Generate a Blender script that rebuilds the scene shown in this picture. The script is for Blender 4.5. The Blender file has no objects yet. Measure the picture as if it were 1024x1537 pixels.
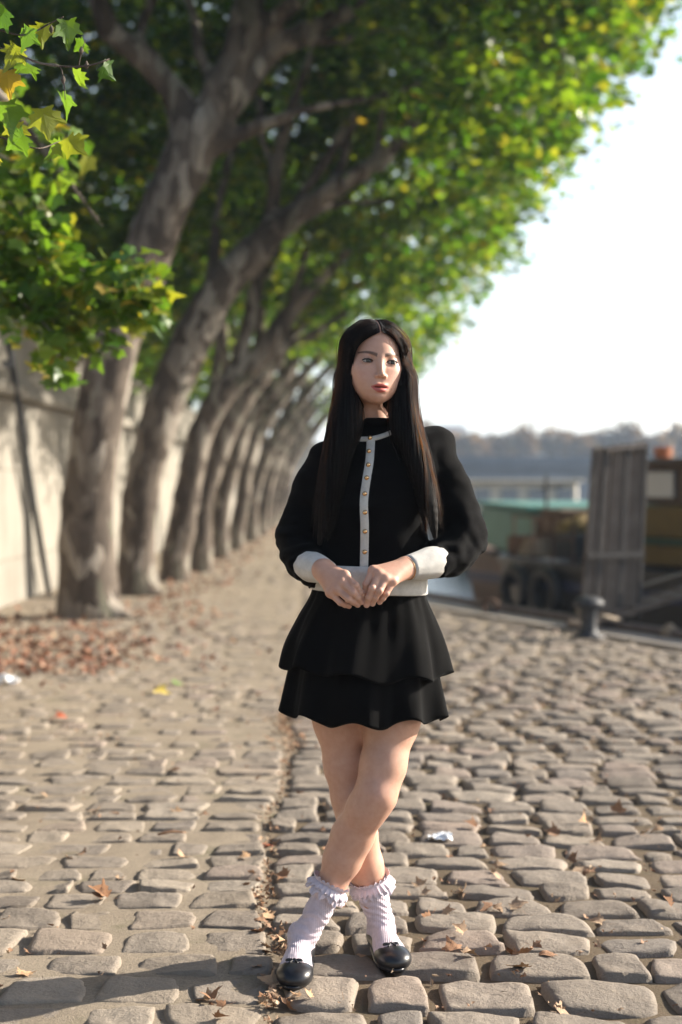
import bpy, bmesh, math, random
import numpy as np
from mathutils import Vector, Matrix, Euler

rng = np.random.default_rng(7)
random.seed(7)
SC = bpy.context.scene
COL = SC.collection
FOC, CAM_H, HOR = 2133.3, 1.25, 730.0     # focal length in photo pixels, eye height, horizon row


def W(px, py, d):
    """point at distance d seen at photo pixel px,py"""
    return np.array([(px - 512.0) / FOC * d, d, CAM_H + (HOR - py) / FOC * d])


# ------------------------------------------------------------------ objects
def empty(name, loc, label=None, cat=None, group=None):
    o = bpy.data.objects.new(name, None)
    o.empty_display_size = 0.2
    COL.objects.link(o)
    o.location = loc
    tag(o, label, cat, group)
    return o


def tag(o, label=None, cat=None, group=None, kind=None):
    if label: o["label"] = label
    if cat: o["category"] = cat
    if group: o["group"] = group
    if kind: o["kind"] = kind
    return o


def mesh_obj(name, verts, faces, mat, parent=None, smooth=True, origin=None):
    """verts (n,3) in world space, faces: array (m,3|4) or a list of tuples"""
    me = bpy.data.meshes.new(name)
    verts = np.asarray(verts, dtype=np.float32)
    off = np.zeros(3, dtype=np.float32)
    if parent is not None:
        off = np.array(parent_origin(parent), dtype=np.float32)
    elif origin is not None:
        off = np.array(origin, dtype=np.float32)
    v = verts - off
    if isinstance(faces, np.ndarray):
        n, k = faces.shape
        me.vertices.add(len(v)); me.vertices.foreach_set("co", v.ravel())
        me.loops.add(n * k); me.loops.foreach_set("vertex_index", faces.astype(np.int32).ravel())
        me.polygons.add(n)
        me.polygons.foreach_set("loop_start", np.arange(0, n * k, k, dtype=np.int32))
        try:
            me.polygons.foreach_set("loop_total", np.full(n, k, dtype=np.int32))
        except Exception:
            pass
        me.update(calc_edges=True)
        me.validate()
    else:
        me.from_pydata([tuple(map(float, q)) for q in v], [], [tuple(int(i) for i in f) for f in faces])
        me.update()
    if smooth:
        me.polygons.foreach_set("use_smooth", np.ones(len(me.polygons), dtype=bool))
    me.materials.append(mat)
    o = bpy.data.objects.new(name, me)
    COL.objects.link(o)
    if parent is not None:
        o.parent = parent
    elif origin is not None:
        o.location = origin
    return o


def parent_origin(p):
    t = Vector((0, 0, 0))
    while p is not None:
        t = t + p.location
        p = p.parent
    return t


class MB:
    """collects boxes, tubes and loose pieces into one mesh"""
    def __init__(self): self.v = []; self.f = []

    def add(self, verts, faces):
        b = len(self.v)
        self.v += [tuple(map(float, q)) for q in verts]
        self.f += [tuple(int(i) + b for i in f) for f in faces]
        return self

    def hexa(self, c8):
        return self.add(c8, [(0, 3, 2, 1), (4, 5, 6, 7), (0, 1, 5, 4), (1, 2, 6, 5), (2, 3, 7, 6), (3, 0, 4, 7)])

    def box(self, c, size, ux=(1, 0, 0), uy=(0, 1, 0), uz=(0, 0, 1), ch=0.0):
        """oriented box about c; ch > 0 gives chamfered edges"""
        c = np.array(c, float); ux, uy, uz = [np.array(q, float) for q in (ux, uy, uz)]
        hx, hy, hz = [s / 2 for s in size]
        if ch <= 0:
            p = [c + ux * sx * hx + uy * sy * hy + uz * sz * hz for sz in (-1, 1) for sx, sy in ((-1, -1), (1, -1), (1, 1), (-1, 1))]
            return self.hexa(p)
        ch = min(ch, hx * .9, hy * .9, hz * .9)
        rings = []
        for z, k in ((-hz, ch), (-hz + ch, 0), (hz - ch, 0), (hz, ch)):
            a, b = hx - k, hy - k
            e = ch if k == 0 else ch * .6
            pts = [(-a + e, -b), (a - e, -b), (a, -b + e), (a, b - e), (a - e, b), (-a + e, b), (-a, b - e), (-a, -b + e)]
            rings.append([c + ux * x + uy * y + uz * z for x, y in pts])
        v = [q for r in rings for q in r]
        f = []
        for i in range(3):
            for j in range(8):
                k = (j + 1) % 8
                f.append((i * 8 + j, i * 8 + k, i * 8 + 8 + k, i * 8 + 8 + j))
        f.append(tuple(range(7, -1, -1))); f.append(tuple(range(24, 32)))
        return self.add(v, f)

    def tube(self, pts, radii, n=10, cap=True):
        pts = [np.array(p, float) for p in pts]
        if not hasattr(radii, '__len__'): radii = [radii] * len(pts)
        v, f = sweep(pts, radii, n)
        if cap:
            f = list(map(tuple, f)); m = len(pts)
            f.append(tuple(range(n - 1, -1, -1))); f.append(tuple(range((m - 1) * n, m * n)))
        return self.add(v, f)

    def lathe(self, c, prof, n=24):
        c = np.array(c, float); v = []; f = []
        for r, z in prof:
            for k in range(n):
                a = 2 * math.pi * k / n
                v.append(c + np.array([r * math.cos(a), r * math.sin(a), z]))
        for i in range(len(prof) - 1):
            for k in range(n):
                q = (k + 1) % n
                f.append((i * n + k, i * n + q, i * n + n + q, i * n + n + k))
        f.append(tuple(range(n - 1, -1, -1))); f.append(tuple(range((len(prof) - 1) * n, len(prof) * n)))
        return self.add(v, f)

    def build(self, name, mat, parent=None, smooth=False, origin=None):
        return mesh_obj(name, np.array(self.v), self.f, mat, parent, smooth, origin)


def sweep(pts, radii, n=10, ell=None, up=(0, 0, 1)):
    pts = np.array(pts, float); m = len(pts)
    t = np.gradient(pts, axis=0); t /= np.linalg.norm(t, axis=1)[:, None] + 1e-9
    u0 = np.array(up, float)
    if abs(np.dot(u0, t[0])) > .95: u0 = np.array([1., 0, 0])
    v = []
    a = np.cross(t[0], u0); a /= np.linalg.norm(a)
    ang = np.arange(n) * 2 * np.pi / n
    for i in range(m):
        a = a - t[i] * np.dot(a, t[i]); a /= np.linalg.norm(a) + 1e-9
        b = np.cross(t[i], a)
        r = radii[i]
        v.append(pts[i] + r * (np.cos(ang)[:, None] * a + np.sin(ang)[:, None] * b))
    v = np.concatenate(v)
    f = []
    for i in range(m - 1):
        for k in range(n):
            q = (k + 1) % n
            f.append((i * n + k, i * n + q, i * n + n + q, i * n + n + k))
    return v, f


def spline(pts, n):
    """Catmull-Rom through pts (rows of any width), n samples"""
    P = np.array(pts, float); m = len(P)
    s = np.concatenate([[0], np.cumsum(np.linalg.norm(np.diff(P[:, :3], axis=0), axis=1) + 1e-9)])
    t = np.linspace(0, s[-1], n)
    g = np.gradient(P, s, axis=0) if m > 2 else np.repeat(((P[1] - P[0]) / s[-1])[None], 2, 0)
    i = np.clip(np.searchsorted(s, t, side='right') - 1, 0, m - 2)
    h = (s[i + 1] - s[i])[:, None]; u = ((t - s[i]) / h[:, 0])[:, None]
    return ((2*u**3 - 3*u**2 + 1) * P[i] + (u**3 - 2*u**2 + u) * h * g[i] + (-2*u**3 + 3*u**2) * P[i + 1] + (u**3 - u**2) * h * g[i + 1])


# ------------------------------------------------------------------ signed distance modelling
class Prim:
    def __init__(self, fn, c, r, op='u', k=0.01):
        self.fn, self.c, self.r, self.op, self.k = fn, np.array(c, float), float(r), op, k


def rc(a, ra, b, rb, k=.01, op='u'):
    a = np.array(a, float); b = np.array(b, float); ab = b - a; L = max(ab @ ab, 1e-12)

    def fn(p):
        t = np.clip((p - a) @ ab / L, 0, 1)
        q = p - a - t[..., None] * ab
        return np.sqrt((q * q).sum(-1)) - (ra + t * (rb - ra))
    return Prim(fn, (a + b) / 2, math.sqrt(L) / 2 + max(ra, rb), op, k)


def el(c, r, k=.01, op='u', R=None):
    c = np.array(c, float); r = np.array(r, float)

    def fn(p):
        q = p - c
        if R is not None: q = q @ R
        q = q / r
        k0 = np.sqrt((q * q).sum(-1)); k1 = np.sqrt(((q / r) ** 2).sum(-1)) + 1e-9
        return k0 * (k0 - 1) / k1
    return Prim(fn, c, r.max(), op, k)


def bump(c, s, amp):
    c = np.array(c, float); s = np.array(s, float)

    def fn(p):
        q = (p - c) / s
        return amp * np.exp(-(q * q).sum(-1))
    return Prim(fn, c, s.max() * 2.2, 'b', 0)


def xform(prim, R, t):
    """prim given in a local frame; world = R @ local + t"""
    f = prim.fn
    return Prim(lambda p: f((p - t) @ R), R @ prim.c + t, prim.r, prim.op, prim.k)


def chain(pts, k=.02, kin=None):
    """rows x,y,z,r joined by tapered capsules"""
    out = []
    for i in range(len(pts) - 1):
        a, b = pts[i], pts[i + 1]
        out.append(rc(a[:3], a[3], b[:3], b[3], (k if i == 0 else (kin or k * .5))))
    return out


def apply_op(d, e, pr):
    if pr.op == 'b': return d - e
    k = pr.k
    if pr.op == 's':
        if k <= 0: return np.maximum(d, -e)
        h = np.maximum(k - np.abs(d + e), 0) / k
        return np.maximum(d, -e) + h * h * k * .25
    if k <= 0: return np.minimum(d, e)
    h = np.maximum(k - np.abs(d - e), 0) / k
    return np.minimum(d, e) - h * h * k * .25


def sdf(prims, p, post=None):
    d = np.full(p.shape[:-1], 10.0)
    for pr in prims:
        d = apply_op(d, pr.fn(p), pr)
    return post(d, p) if post else d


def isosurface(prims, xs, ys, zs, post=None, slack=.01, B=12):
    """surface nets on a tensor grid, only evaluated near the surface"""
    def pad(a):
        a = np.asarray(a, float); m = (-len(a)) % B
        st = a[-1] - a[-2]
        return np.concatenate([a, a[-1] + st * np.arange(1, m + 1)])
    xs, ys, zs = pad(xs), pad(ys), pad(zs)
    nb = [len(a) // B for a in (xs, ys, zs)]
    X, Y, Z = [a.reshape(-1, B) for a in (xs, ys, zs)]
    cx, cy, cz = [(a[:, 0] + a[:, -1]) / 2 for a in (X, Y, Z)]
    hx, hy, hz = [(a[:, -1] - a[:, 0]) / 2 * (B + 1) / (B - 1) for a in (X, Y, Z)]
    I, J, K = np.meshgrid(*[np.arange(n) for n in nb], indexing='ij')
    I, J, K = I.ravel(), J.ravel(), K.ravel()
    C = np.stack([cx[I], cy[J], cz[K]], -1)
    R = np.sqrt(hx[I] ** 2 + hy[J] ** 2 + hz[K] ** 2)
    dc = sdf(prims, C, post)
    D = np.where(dc > 0, 1.0, -1.0).astype(np.float32)[:, None, None, None].repeat(B, 1).repeat(B, 2).repeat(B, 3) if False else None
    near = np.where(np.abs(dc) < R * 1.25 + slack)[0]
    full = np.empty((len(xs), len(ys), len(zs)), dtype=np.float32)
    sgn = np.where(dc > 0, 1.0, -1.0).astype(np.float32).reshape(nb)
    full[...] = np.repeat(np.repeat(np.repeat(sgn, B, 0), B, 1), B, 2)
    CH = 1500
    for s in range(0, len(near), CH):
        sel = near[s:s + CH]
        P = np.empty((len(sel), B, B, B, 3))
        P[..., 0] = X[I[sel]][:, :, None, None]; P[..., 1] = Y[J[sel]][:, None, :, None]; P[..., 2] = Z[K[sel]][:, None, None, :]
        d = np.full(P.shape[:-1], 10.0)
        for pr in prims:
            m = np.linalg.norm(C[sel] - pr.c, axis=1) < R[sel] + pr.r + pr.k + slack
            if m.any():
                d[m] = apply_op(d[m], pr.fn(P[m]), pr)
        if post: d = post(d, P)
        for n_, b in enumerate(sel):
            i, j, k = I[b] * B, J[b] * B, K[b] * B
            full[i:i + B, j:j + B, k:k + B] = d[n_]
    return surface_nets(full, xs, ys, zs)


def surface_nets(F, xs, ys, zs):
    S = F < 0
    nx, ny, nz = F.shape
    cnt = np.zeros((nx - 1, ny - 1, nz - 1), dtype=np.uint8)
    for a in (0, 1):
        for b in (0, 1):
            for c in (0, 1):
                cnt += S[a:nx - 1 + a, b:ny - 1 + b, c:nz - 1 + c]
    act = (cnt > 0) & (cnt < 8)
    ijk = np.argwhere(act)
    idx = np.full(act.shape, -1, dtype=np.int32)
    idx[act] = np.arange(len(ijk))
    i, j, k = ijk.T
    co = [xs, ys, zs]
    acc = np.zeros((len(ijk), 3)); num = np.zeros(len(ijk))
    corners = [(a, b, c) for a in (0, 1) for b in (0, 1) for c in (0, 1)]
    for c0 in corners:
        for ax in range(3):
            if c0[ax]: continue
            c1 = list(c0); c1[ax] = 1
            f0 = F[i + c0[0], j + c0[1], k + c0[2]]; f1 = F[i + c1[0], j + c1[1], k + c1[2]]
            m = (f0 < 0) != (f1 < 0)
            t = np.where(m, f0 / np.where(m, f0 - f1, 1), 0)
            p0 = np.stack([xs[i + c0[0]], ys[j + c0[1]], zs[k + c0[2]]], -1)
            p1 = np.stack([xs[i + c1[0]], ys[j + c1[1]], zs[k + c1[2]]], -1)
            acc += np.where(m[:, None], p0 + t[:, None] * (p1 - p0), 0); num += m
    V = acc / num[:, None]
    faces = []
    for ax in range(3):
        b, c = [(1, 2), (2, 0), (0, 1)][ax]
        sl0 = [slice(1, n - 1) for n in F.shape]; sl1 = list(sl0)
        sl0[ax] = slice(0, F.shape[ax] - 1); sl1[ax] = slice(1, F.shape[ax])
        s0, s1 = S[tuple(sl0)], S[tuple(sl1)]
        e = np.argwhere(s0 != s1)
        if not len(e): continue
        base = e.copy()
        for q in range(3):
            if q != ax: base[:, q] += 1
        flip = s0[tuple(e.T)]
        def at(db, dc):
            g = base.copy(); g[:, b] += db; g[:, c] += dc
            return idx[tuple(g.T)]
        q = np.stack([at(-1, -1), at(0, -1), at(0, 0), at(-1, 0)], -1)
        q = np.where(flip[:, None], q, q[:, ::-1])
        faces.append(q)
    Fq = np.concatenate(faces)
    Fq = Fq[(Fq >= 0).all(1)]
    return V, Fq


def grid1(*segs):
    """segs (start, end, step) -> monotone coordinates"""
    out = []
    for a, b, s in segs:
        n = max(1, int(round((b - a) / s)))
        out.append(a + (b - a) * np.arange(n) / n)
    out.append([segs[-1][1]])
    return np.concatenate(out)


def vnoise(p, seed=0):
    """cheap smooth value noise in -1..1, p (...,3)"""
    p = np.asarray(p, float); i = np.floor(p).astype(np.int64); f = p - i; u = f * f * (3 - 2 * f)
    def h(a, b, c):
        n = (a * 374761393 + b * 668265263 + c * 1274126177 + seed * 974711) & 0x7fffffff
        n = ((n ^ (n >> 13)) * 1103515245) & 0x7fffffff
        n = (n ^ (n >> 16)) & 0xffff
        return n / 32767.5 - 1
    x, y, z = i[..., 0], i[..., 1], i[..., 2]
    ux, uy, uz = u[..., 0], u[..., 1], u[..., 2]
    r = 0
    for a in (0, 1):
        for b in (0, 1):
            for c in (0, 1):
                r = r + h(x + a, y + b, z + c) * (ux if a else 1 - ux) * (uy if b else 1 - uy) * (uz if c else 1 - uz)
    return r


# ------------------------------------------------------------------ materials
def lin(r, g, b):
    return tuple(((c / 255) / 12.92 if c / 255 <= .04045 else ((c / 255 + .055) / 1.055) ** 2.4) for c in (r, g, b)) + (1,)


class Mat:
    def __init__(self, name, rough=.8, base=(.5, .5, .5, 1), **kw):
        m = bpy.data.materials.new(name); m.use_nodes = True
        self.m = m; self.t = m.node_tree; self.n = self.t.nodes; self.l = self.t.links
        self.b = self.n["Principled BSDF"]; self.out = self.n["Material Output"]
        self.b.inputs["Base Color"].default_value = base
        self.b.inputs["Roughness"].default_value = rough
        for k, v in kw.items():
            self.b.inputs[k.replace('_', ' ')].default_value = v

    def node(self, typ, **kw):
        n = self.n.new(typ)
        for k, v in kw.items():
            if k in n.inputs: n.inputs[k].default_value = v
            else: setattr(n, k, v)
        return n

    def link(self, a, b): self.l.new(a, b)

    def coord(self, scale=(1, 1, 1), rot=(0, 0, 0), kind='Object'):
        tc = self.node("ShaderNodeTexCoord"); mp = self.node("ShaderNodeMapping")
        mp.inputs["Scale"].default_value = scale; mp.inputs["Rotation"].default_value = rot
        self.link(tc.outputs[kind], mp.inputs["Vector"])
        return mp.outputs["Vector"]

    def noise(self, vec, scale, detail=4, rough=.6):
        n = self.node("ShaderNodeTexNoise", Scale=scale, Detail=detail, Roughness=rough)
        self.link(vec, n.inputs["Vector"])
        return n.outputs["Fac"]

    def ramp(self, fac, stops):
        r = self.node("ShaderNodeValToRGB"); e = r.color_ramp.elements
        while len(e) < len(stops): e.new(.5)
        for q, (p, c) in zip(e, stops):
            q.position = p; q.color = c if len(c) == 4 else tuple(c) + (1,)
        self.link(fac, r.inputs["Fac"])
        return r.outputs["Color"]

    def mix(self, fac, a, b, mode='MIX'):
        n = self.node("ShaderNodeMix", data_type='RGBA', blend_type=mode)
        for s, v in ((0, fac), (6, a), (7, b)):
            if hasattr(v, 'is_linked') or hasattr(v, 'links'): self.link(v, n.inputs[s])
            elif s == 0: n.inputs[0].default_value = v
            else: n.inputs[s].default_value = v
        return n.outputs[2]

    def bumpmap(self, h, strength=.4, dist=.01):
        b = self.node("ShaderNodeBump", Strength=strength, Distance=dist)
        self.link(h, b.inputs["Height"]); self.link(b.outputs["Normal"], self.b.inputs["Normal"])
        return self

    def color(self, c): self.link(c, self.b.inputs["Base Color"]); return self


def simple(name, c1, c2, scale=8, rough=.8, bump=.2, dist=.005, **kw):
    """two-tone noise material"""
    m = Mat(name, rough, c1, **kw); v = m.coord()
    f = m.noise(v, scale, 6, .65)
    m.color(m.ramp(f, [(.32, c1), (.68, c2)]))
    if bump: m.bumpmap(m.noise(v, scale * 6, 5, .7), bump, dist)
    return m.m
# ------------------------------------------------------------------ person materials
def skin_material():
    m = Mat("skin", .48, (.6, .38, .3, 1), Subsurface_Weight=.12, Subsurface_Scale=.006)
    m.b.inputs["Subsurface Radius"].default_value = (1, .35, .2)
    m.b.inputs["Specular IOR Level"].default_value = .35
    a = m.node("ShaderNodeAttribute", attribute_name="tint")
    v = m.coord()
    f = m.noise(v, 60, 4, .6)
    c = m.mix(.22, a.outputs["Color"], m.ramp(f, [(.35, (.42, .21, .15)), (.65, (.60, .39, .30))]))
    m.color(c)
    m.bumpmap(m.noise(v, 420, 3, .6), .12, .0012)
    return m.m


def knit(name, c, rough=.9, rib=0, sheen=.25, axis=0, dist=.0015):
    m = Mat(name, rough, c, Sheen_Weight=sheen, Sheen_Roughness=.5)
    m.b.inputs["Specular IOR Level"].default_value = .10
    v = m.coord()
    n = m.noise(v, 30, 5, .7)
    d = tuple(x * .72 for x in c[:3]) + (1,)
    m.color(m.ramp(n, [(.3, d), (.7, c)]))
    fine = m.noise(v, 700, 2, .5)
    if rib:
        w = m.node("ShaderNodeTexWave", wave_type='BANDS', bands_direction='XYZ'[axis], Scale=rib, Distortion=.4, Detail=1)
        m.link(v, w.inputs["Vector"])
        ad = m.node("ShaderNodeMath", operation='MULTIPLY_ADD'); m.link(w.outputs["Fac"], ad.inputs[0]); ad.inputs[1].default_value = 1.0
        m.link(fine, ad.inputs[2]); fine = ad.outputs[0]
    m.bumpmap(fine, .55, dist)
    return m.m


M_SKIN = skin_material()
M_KNIT = knit("black_knit", (.0032, .0031, .0034, 1), .95, sheen=.02)
M_SKIRTC = knit("black_crepe", (.0030, .0029, .0030, 1), .95, sheen=.02)
M_WHITE = knit("cream_rib", (.68, .65, .60, 1), .85, rib=110, axis=0)
M_SOCK = knit("white_rib_sock", (.70, .60, .66, 1), .85, rib=60, axis=0, dist=.0016)
M_LACE = knit("white_lace", (.72, .63, .69, 1), .9)
M_SHOE = simple("black_leather", (.010, .010, .012, 1), (.018, .018, .02, 1), 30, .28, .15, .001)
M_GOLD = simple("gold", (.80, .50, .26, 1), (.70, .42, .2, 1), 50, .25, 0, Metallic=1.0)
M_HAIRB = simple("hair_mass", (.004, .0032, .003, 1), (.006, .0045, .004, 1), 60, .65, .3, .003)
M_HAIRB.node_tree.nodes["Principled BSDF"].inputs["Specular IOR Level"].default_value = .15


def hair_material():
    m = bpy.data.materials.new("hair_strands"); m.use_nodes = True
    t = m.node_tree; t.nodes.clear()
    o = t.nodes.new("ShaderNodeOutputMaterial"); h = t.nodes.new("ShaderNodeBsdfHairPrincipled")
    h.parametrization = 'MELANIN'
    h.inputs["Melanin"].default_value = 1.0
    h.inputs["Melanin Redness"].default_value = .25
    h.inputs["IOR"].default_value = 1.28
    h.inputs["Roughness"].default_value = .36
    h.inputs["Radial Roughness"].default_value = .35
    h.inputs["Random Color"].default_value = .25
    t.links.new(h.outputs[0], o.inputs["Surface"])
    return m


M_HAIR = hair_material()


def eye_material():
    m = Mat("eye", .08, (.8, .8, .8, 1))
    v = m.coord()
    s = m.node("ShaderNodeSeparateXYZ"); m.link(v, s.inputs[0])
    # object space: the gaze is local -y; distance from the optical axis
    ln = m.node("ShaderNodeVectorMath", operation='LENGTH')
    cx = m.node("ShaderNodeCombineXYZ"); m.link(s.outputs["X"], cx.inputs["X"]); m.link(s.outputs["Z"], cx.inputs["Y"])
    m.link(cx.outputs[0], ln.inputs[0])
    mu = m.node("ShaderNodeMath", operation='MULTIPLY'); m.link(ln.outputs["Value"], mu.inputs[0]); mu.inputs[1].default_value = 100
    c = m.ramp(mu.outputs[0], [(.0, (.005, .005, .005)), (.24, (.006, .006, .006)), (.28, (.05, .042, .03)), (.50, (.04, .038, .03)), (.60, (.008, .008, .008)), (.70, (.45, .42, .40)), (1, (.42, .36, .34))])
    m.color(c)
    return m.m


M_EYE = eye_material()
M_LASH = simple("lash", (.006, .005, .005, 1), (.01, .008, .007, 1), 50, .6, 0)
M_BROW = simple("brow_hair", (.02, .013, .010, 1), (.03, .02, .015, 1), 80, .7, 0)
# ------------------------------------------------------------------ the woman
person = empty("person", (0, 3.72, 0), "dark-haired woman in black cardigan and tiered skirt standing cross-legged on the cobbles, hands joined", "person")
sw = lambda x, y, d, r: np.append(W(x, y, d), r)

# head frame: eye line is the origin, face looks along local -y
HC = np.array([.081, 3.741, 1.575])
HR = np.array(Euler((math.radians(3), math.radians(3.0), math.radians(14)), 'XYZ').to_matrix())
def hl(p): return HR @ np.array(p, float) + HC
def tohead(p): return (p - HC) @ HR
EYX = .0328

def head_prims():
    L = []
    L.append(el((.005, .012, .029), (.0675, .096, .076), .01))
    for y in np.linspace(-.062, .0, 6):
        L.append(bump((.001, y, .029 + .083 * math.sqrt(max(1 - ((y - .012) / .104) ** 2, 0))), (.0034, .011, .012), .0058))
    L.append(el((0, -.028, -.024), (.0610, .060, .078), .03))
    for s in (-1, 1):
        L.append(el((s * .040, -.049, -.026), (.023, .028, .026), .035))
        L.append(rc((s * .042, -.002, -.048), .013, (s * .009, -.075, -.0850), .0118, .03))
    L.append(el((0, -.060, -.064), (.033, .0375, .031), .03))
    L.append(el((0, -.081, -.0870), (.0115, .0115, .0105), .02))
    for s in (-1, 1):
        L.append(bump((s * .033, -.090, .001), (.019, .03, .0125), -.0085))
        L.append(bump((s * .030, -.092, .019), (.020, .02, .007), .0028))
        L.append(el((s * .026, -.051, -.054), (.023, .030, .029), .03))
    L.append(rc((0, -.083, .008), .0070, (0, -.1030, -.030), .0070, .012))
    L.append(el((0, -.1065, -.0325), (.0074, .0080, .0068), .006))
    for s in (-1, 1):
        L.append(el((s * .0108, -.0960, -.0365), (.0056, .0090, .0056), .005))
        L.append(el((s * .0056, -.1030, -.0420), (.0030, .0046, .0030), .002, 's'))
    # mouth
    L.append(bump((0, -.100, -.0500), (.0045, .02, .007), -.0012))
    for s in (-1, 1):
        L.append(bump((s * .0072, -.099, -.0590), (.0100, .02, .0045), .0046))
    L.append(bump((0, -.098, -.0730), (.0150, .02, .0052), .0062))
    L.append(bump((0, -.098, -.0820), (.014, .02, .0040), -.0022))
    for s in (-1, 1):
        L.append(el((s * .0080, -.1030, -.0655), (.0115, .008, .0018), .0012, 's'))
        # lids over the eyeball, then the almond opening
        c = np.array((s * EYX, -.0705, .0))
        L.append(el(c, (.0143, .0143, .0143), .007))
        L.append(Prim((lambda c: lambda p: almond(p - c))(c), c + np.array((0, -.012, 0)), .017, 's', .0008))
    return L


def almond(q):
    x = np.clip(q[..., 0] / .0150, -1, 1)
    up = .0052 * (1 - x * x) ** .75 + .0006; lo = -.0036 * (1 - x * x) ** .8 + .0002
    d = np.maximum(np.maximum(q[..., 2] - up, lo - q[..., 2]) * .9, np.abs(q[..., 0]) - .0146)
    return np.maximum(d, q[..., 1] + .004)


LEG_F = [sw(590, 945, 3.76, .086), sw(588, 1079, 3.72, .070), sw(575, 1150, 3.685, .055), sw(564, 1193, 3.665, .050),
         sw(550, 1215, 3.672, .0465), sw(529, 1255, 3.71, .0505), sw(514, 1290, 3.715, .0455), sw(497, 1330, 3.715, .033),
         sw(478, 1367, 3.712, .0275), sw(462, 1400, 3.706, .0265)]
LEG_B = [sw(512, 945, 3.78, .086), sw(509, 1079, 3.77, .065), sw(518, 1150, 3.77, .051), sw(527, 1195, 3.77, .048),
         sw(538, 1253, 3.80, .053), sw(548, 1302, 3.815, .045), sw(562, 1350, 3.826, .031), sw(575, 1398, 3.832, .0270)]


def foot_frame(heel, toe):
    h = np.array([heel[0], heel[1], 0.0]); f = np.array([toe[0] - heel[0], toe[1] - heel[1], 0.0]); f /= np.linalg.norm(f)
    s = np.array([-f[1], f[0], 0.0])
    return h, np.stack([s, f, np.array([0, 0, 1.0])], 1)


FOOT_F = foot_frame((-.101, 3.760), (-.124, 3.530))
FOOT_B = foot_frame((.098, 3.885), (.141, 3.665))


def foot_prims(fr, ankle, g=0.0, k=.02):
    h, R = fr
    L = [rc((0, .036, .040), .025 + g, (0, .05, .085), .0245 + g, .02),
         rc((0, .050, .066), .025 + g, (0, .135, .036), .024 + g, .02),
         el((0, .036, .034), (.031 + g, .038 + g, .034 + g), .02),
         el((0, .120, .030), (.034 + g, .06 + g, .028 + g), .02),
         el((.002, .170, .024), (.042 + g, .050 + g, .023 + g), .02),
         el((.004, .197, .021), (.036 + g, .036 + g, .019 + g), .02)]
    L = [xform(p, R, h) for p in L]
    L.append(rc(ankle[:3], ankle[3] + g, h + R @ np.array([0, .047, .08]), .025 + g, .015))
    return L


def hand(joints, radii, wrist, wr, mcp_r):
    """joints: finger name -> list of world points from knuckle to tip"""
    L = []
    mc = {k: v[0] for k, v in joints.items() if k != 'thumb'}
    for k, m in mc.items():
        L.append(rc(wrist, wr, m, mcp_r, .014))
    ks = list(mc)
    for a, b in zip(ks[:-1], ks[1:]):
        L.append(rc(mc[a], mcp_r * .92, mc[b], mcp_r * .9, .008))
    for k, v in joints.items():
        r = radii[k]
        for i in range(len(v) - 1):
            L.append(rc(v[i], r[i], v[i + 1], r[i + 1], .006 if i == 0 else .003))
            L.append(el(v[i + 1], (r[i + 1] * 1.07,) * 3, .002))
    return L


H1 = dict(index=[W(518, 863, 3.560), W(534, 879, 3.538), W(541.5, 889.5, 3.545), W(546, 898.5, 3.556)],
          middle=[W(513, 874, 3.550), W(530.5, 890, 3.530), W(537, 897, 3.537), W(542.5, 903.5, 3.552)],
          ring=[W(506, 884, 3.550), W(523, 899, 3.533), W(531, 904, 3.540), W(537, 908, 3.556)],
          pinky=[W(496, 890, 3.558), W(511, 904.5, 3.548), W(518, 908, 3.555), W(524, 910, 3.566)],
          thumb=[W(500, 858, 3.590), W(519, 868, 3.592), W(533, 880, 3.585), W(542, 891, 3.575)])
H2 = dict(index=[W(560, 856, 3.570), W(550, 877, 3.553), W(548.5, 889, 3.558), W(548, 898, 3.566)],
          middle=[W(569, 862, 3.558), W(559, 883, 3.535), W(553.5, 897, 3.540), W(550.5, 908, 3.553)],
          ring=[W(579, 869, 3.555), W(570, 887, 3.534), W(564, 897, 3.540), W(559.5, 906, 3.553)],
          pinky=[W(590, 873, 3.562), W(580, 891, 3.548), W(575, 898, 3.552), W(570, 904, 3.562)],
          thumb=[W(590, 858, 3.600), W(572, 868, 3.598), W(560, 880, 3.590), W(551, 891, 3.580)])
FR = dict(index=[.0098, .0088, .0078, .0070], middle=[.0100, .0089, .0079, .0071], ring=[.0098, .0085, .0075, .0067],
          pinky=[.0092, .0075, .0067, .0060], thumb=[.0125, .0110, .0096, .0082])
WR1, WR2 = W(486, 856, 3.600), W(609, 852.5, 3.622)


ARM_L = [sw(491, 694, 3.79, .052), sw(475, 735, 3.79, .052), sw(458, 778, 3.79, .053), sw(447, 808, 3.775, .051), sw(454, 841, 3.72, .047), sw(467, 850, 3.665, .037)]
ARM_R = [sw(654, 669, 3.80, .052), sw(671, 722, 3.80, .052), sw(686, 768, 3.80, .055), sw(695, 806, 3.785, .057), sw(683, 832, 3.74, .048), sw(656, 843, 3.685, .041)]

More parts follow.
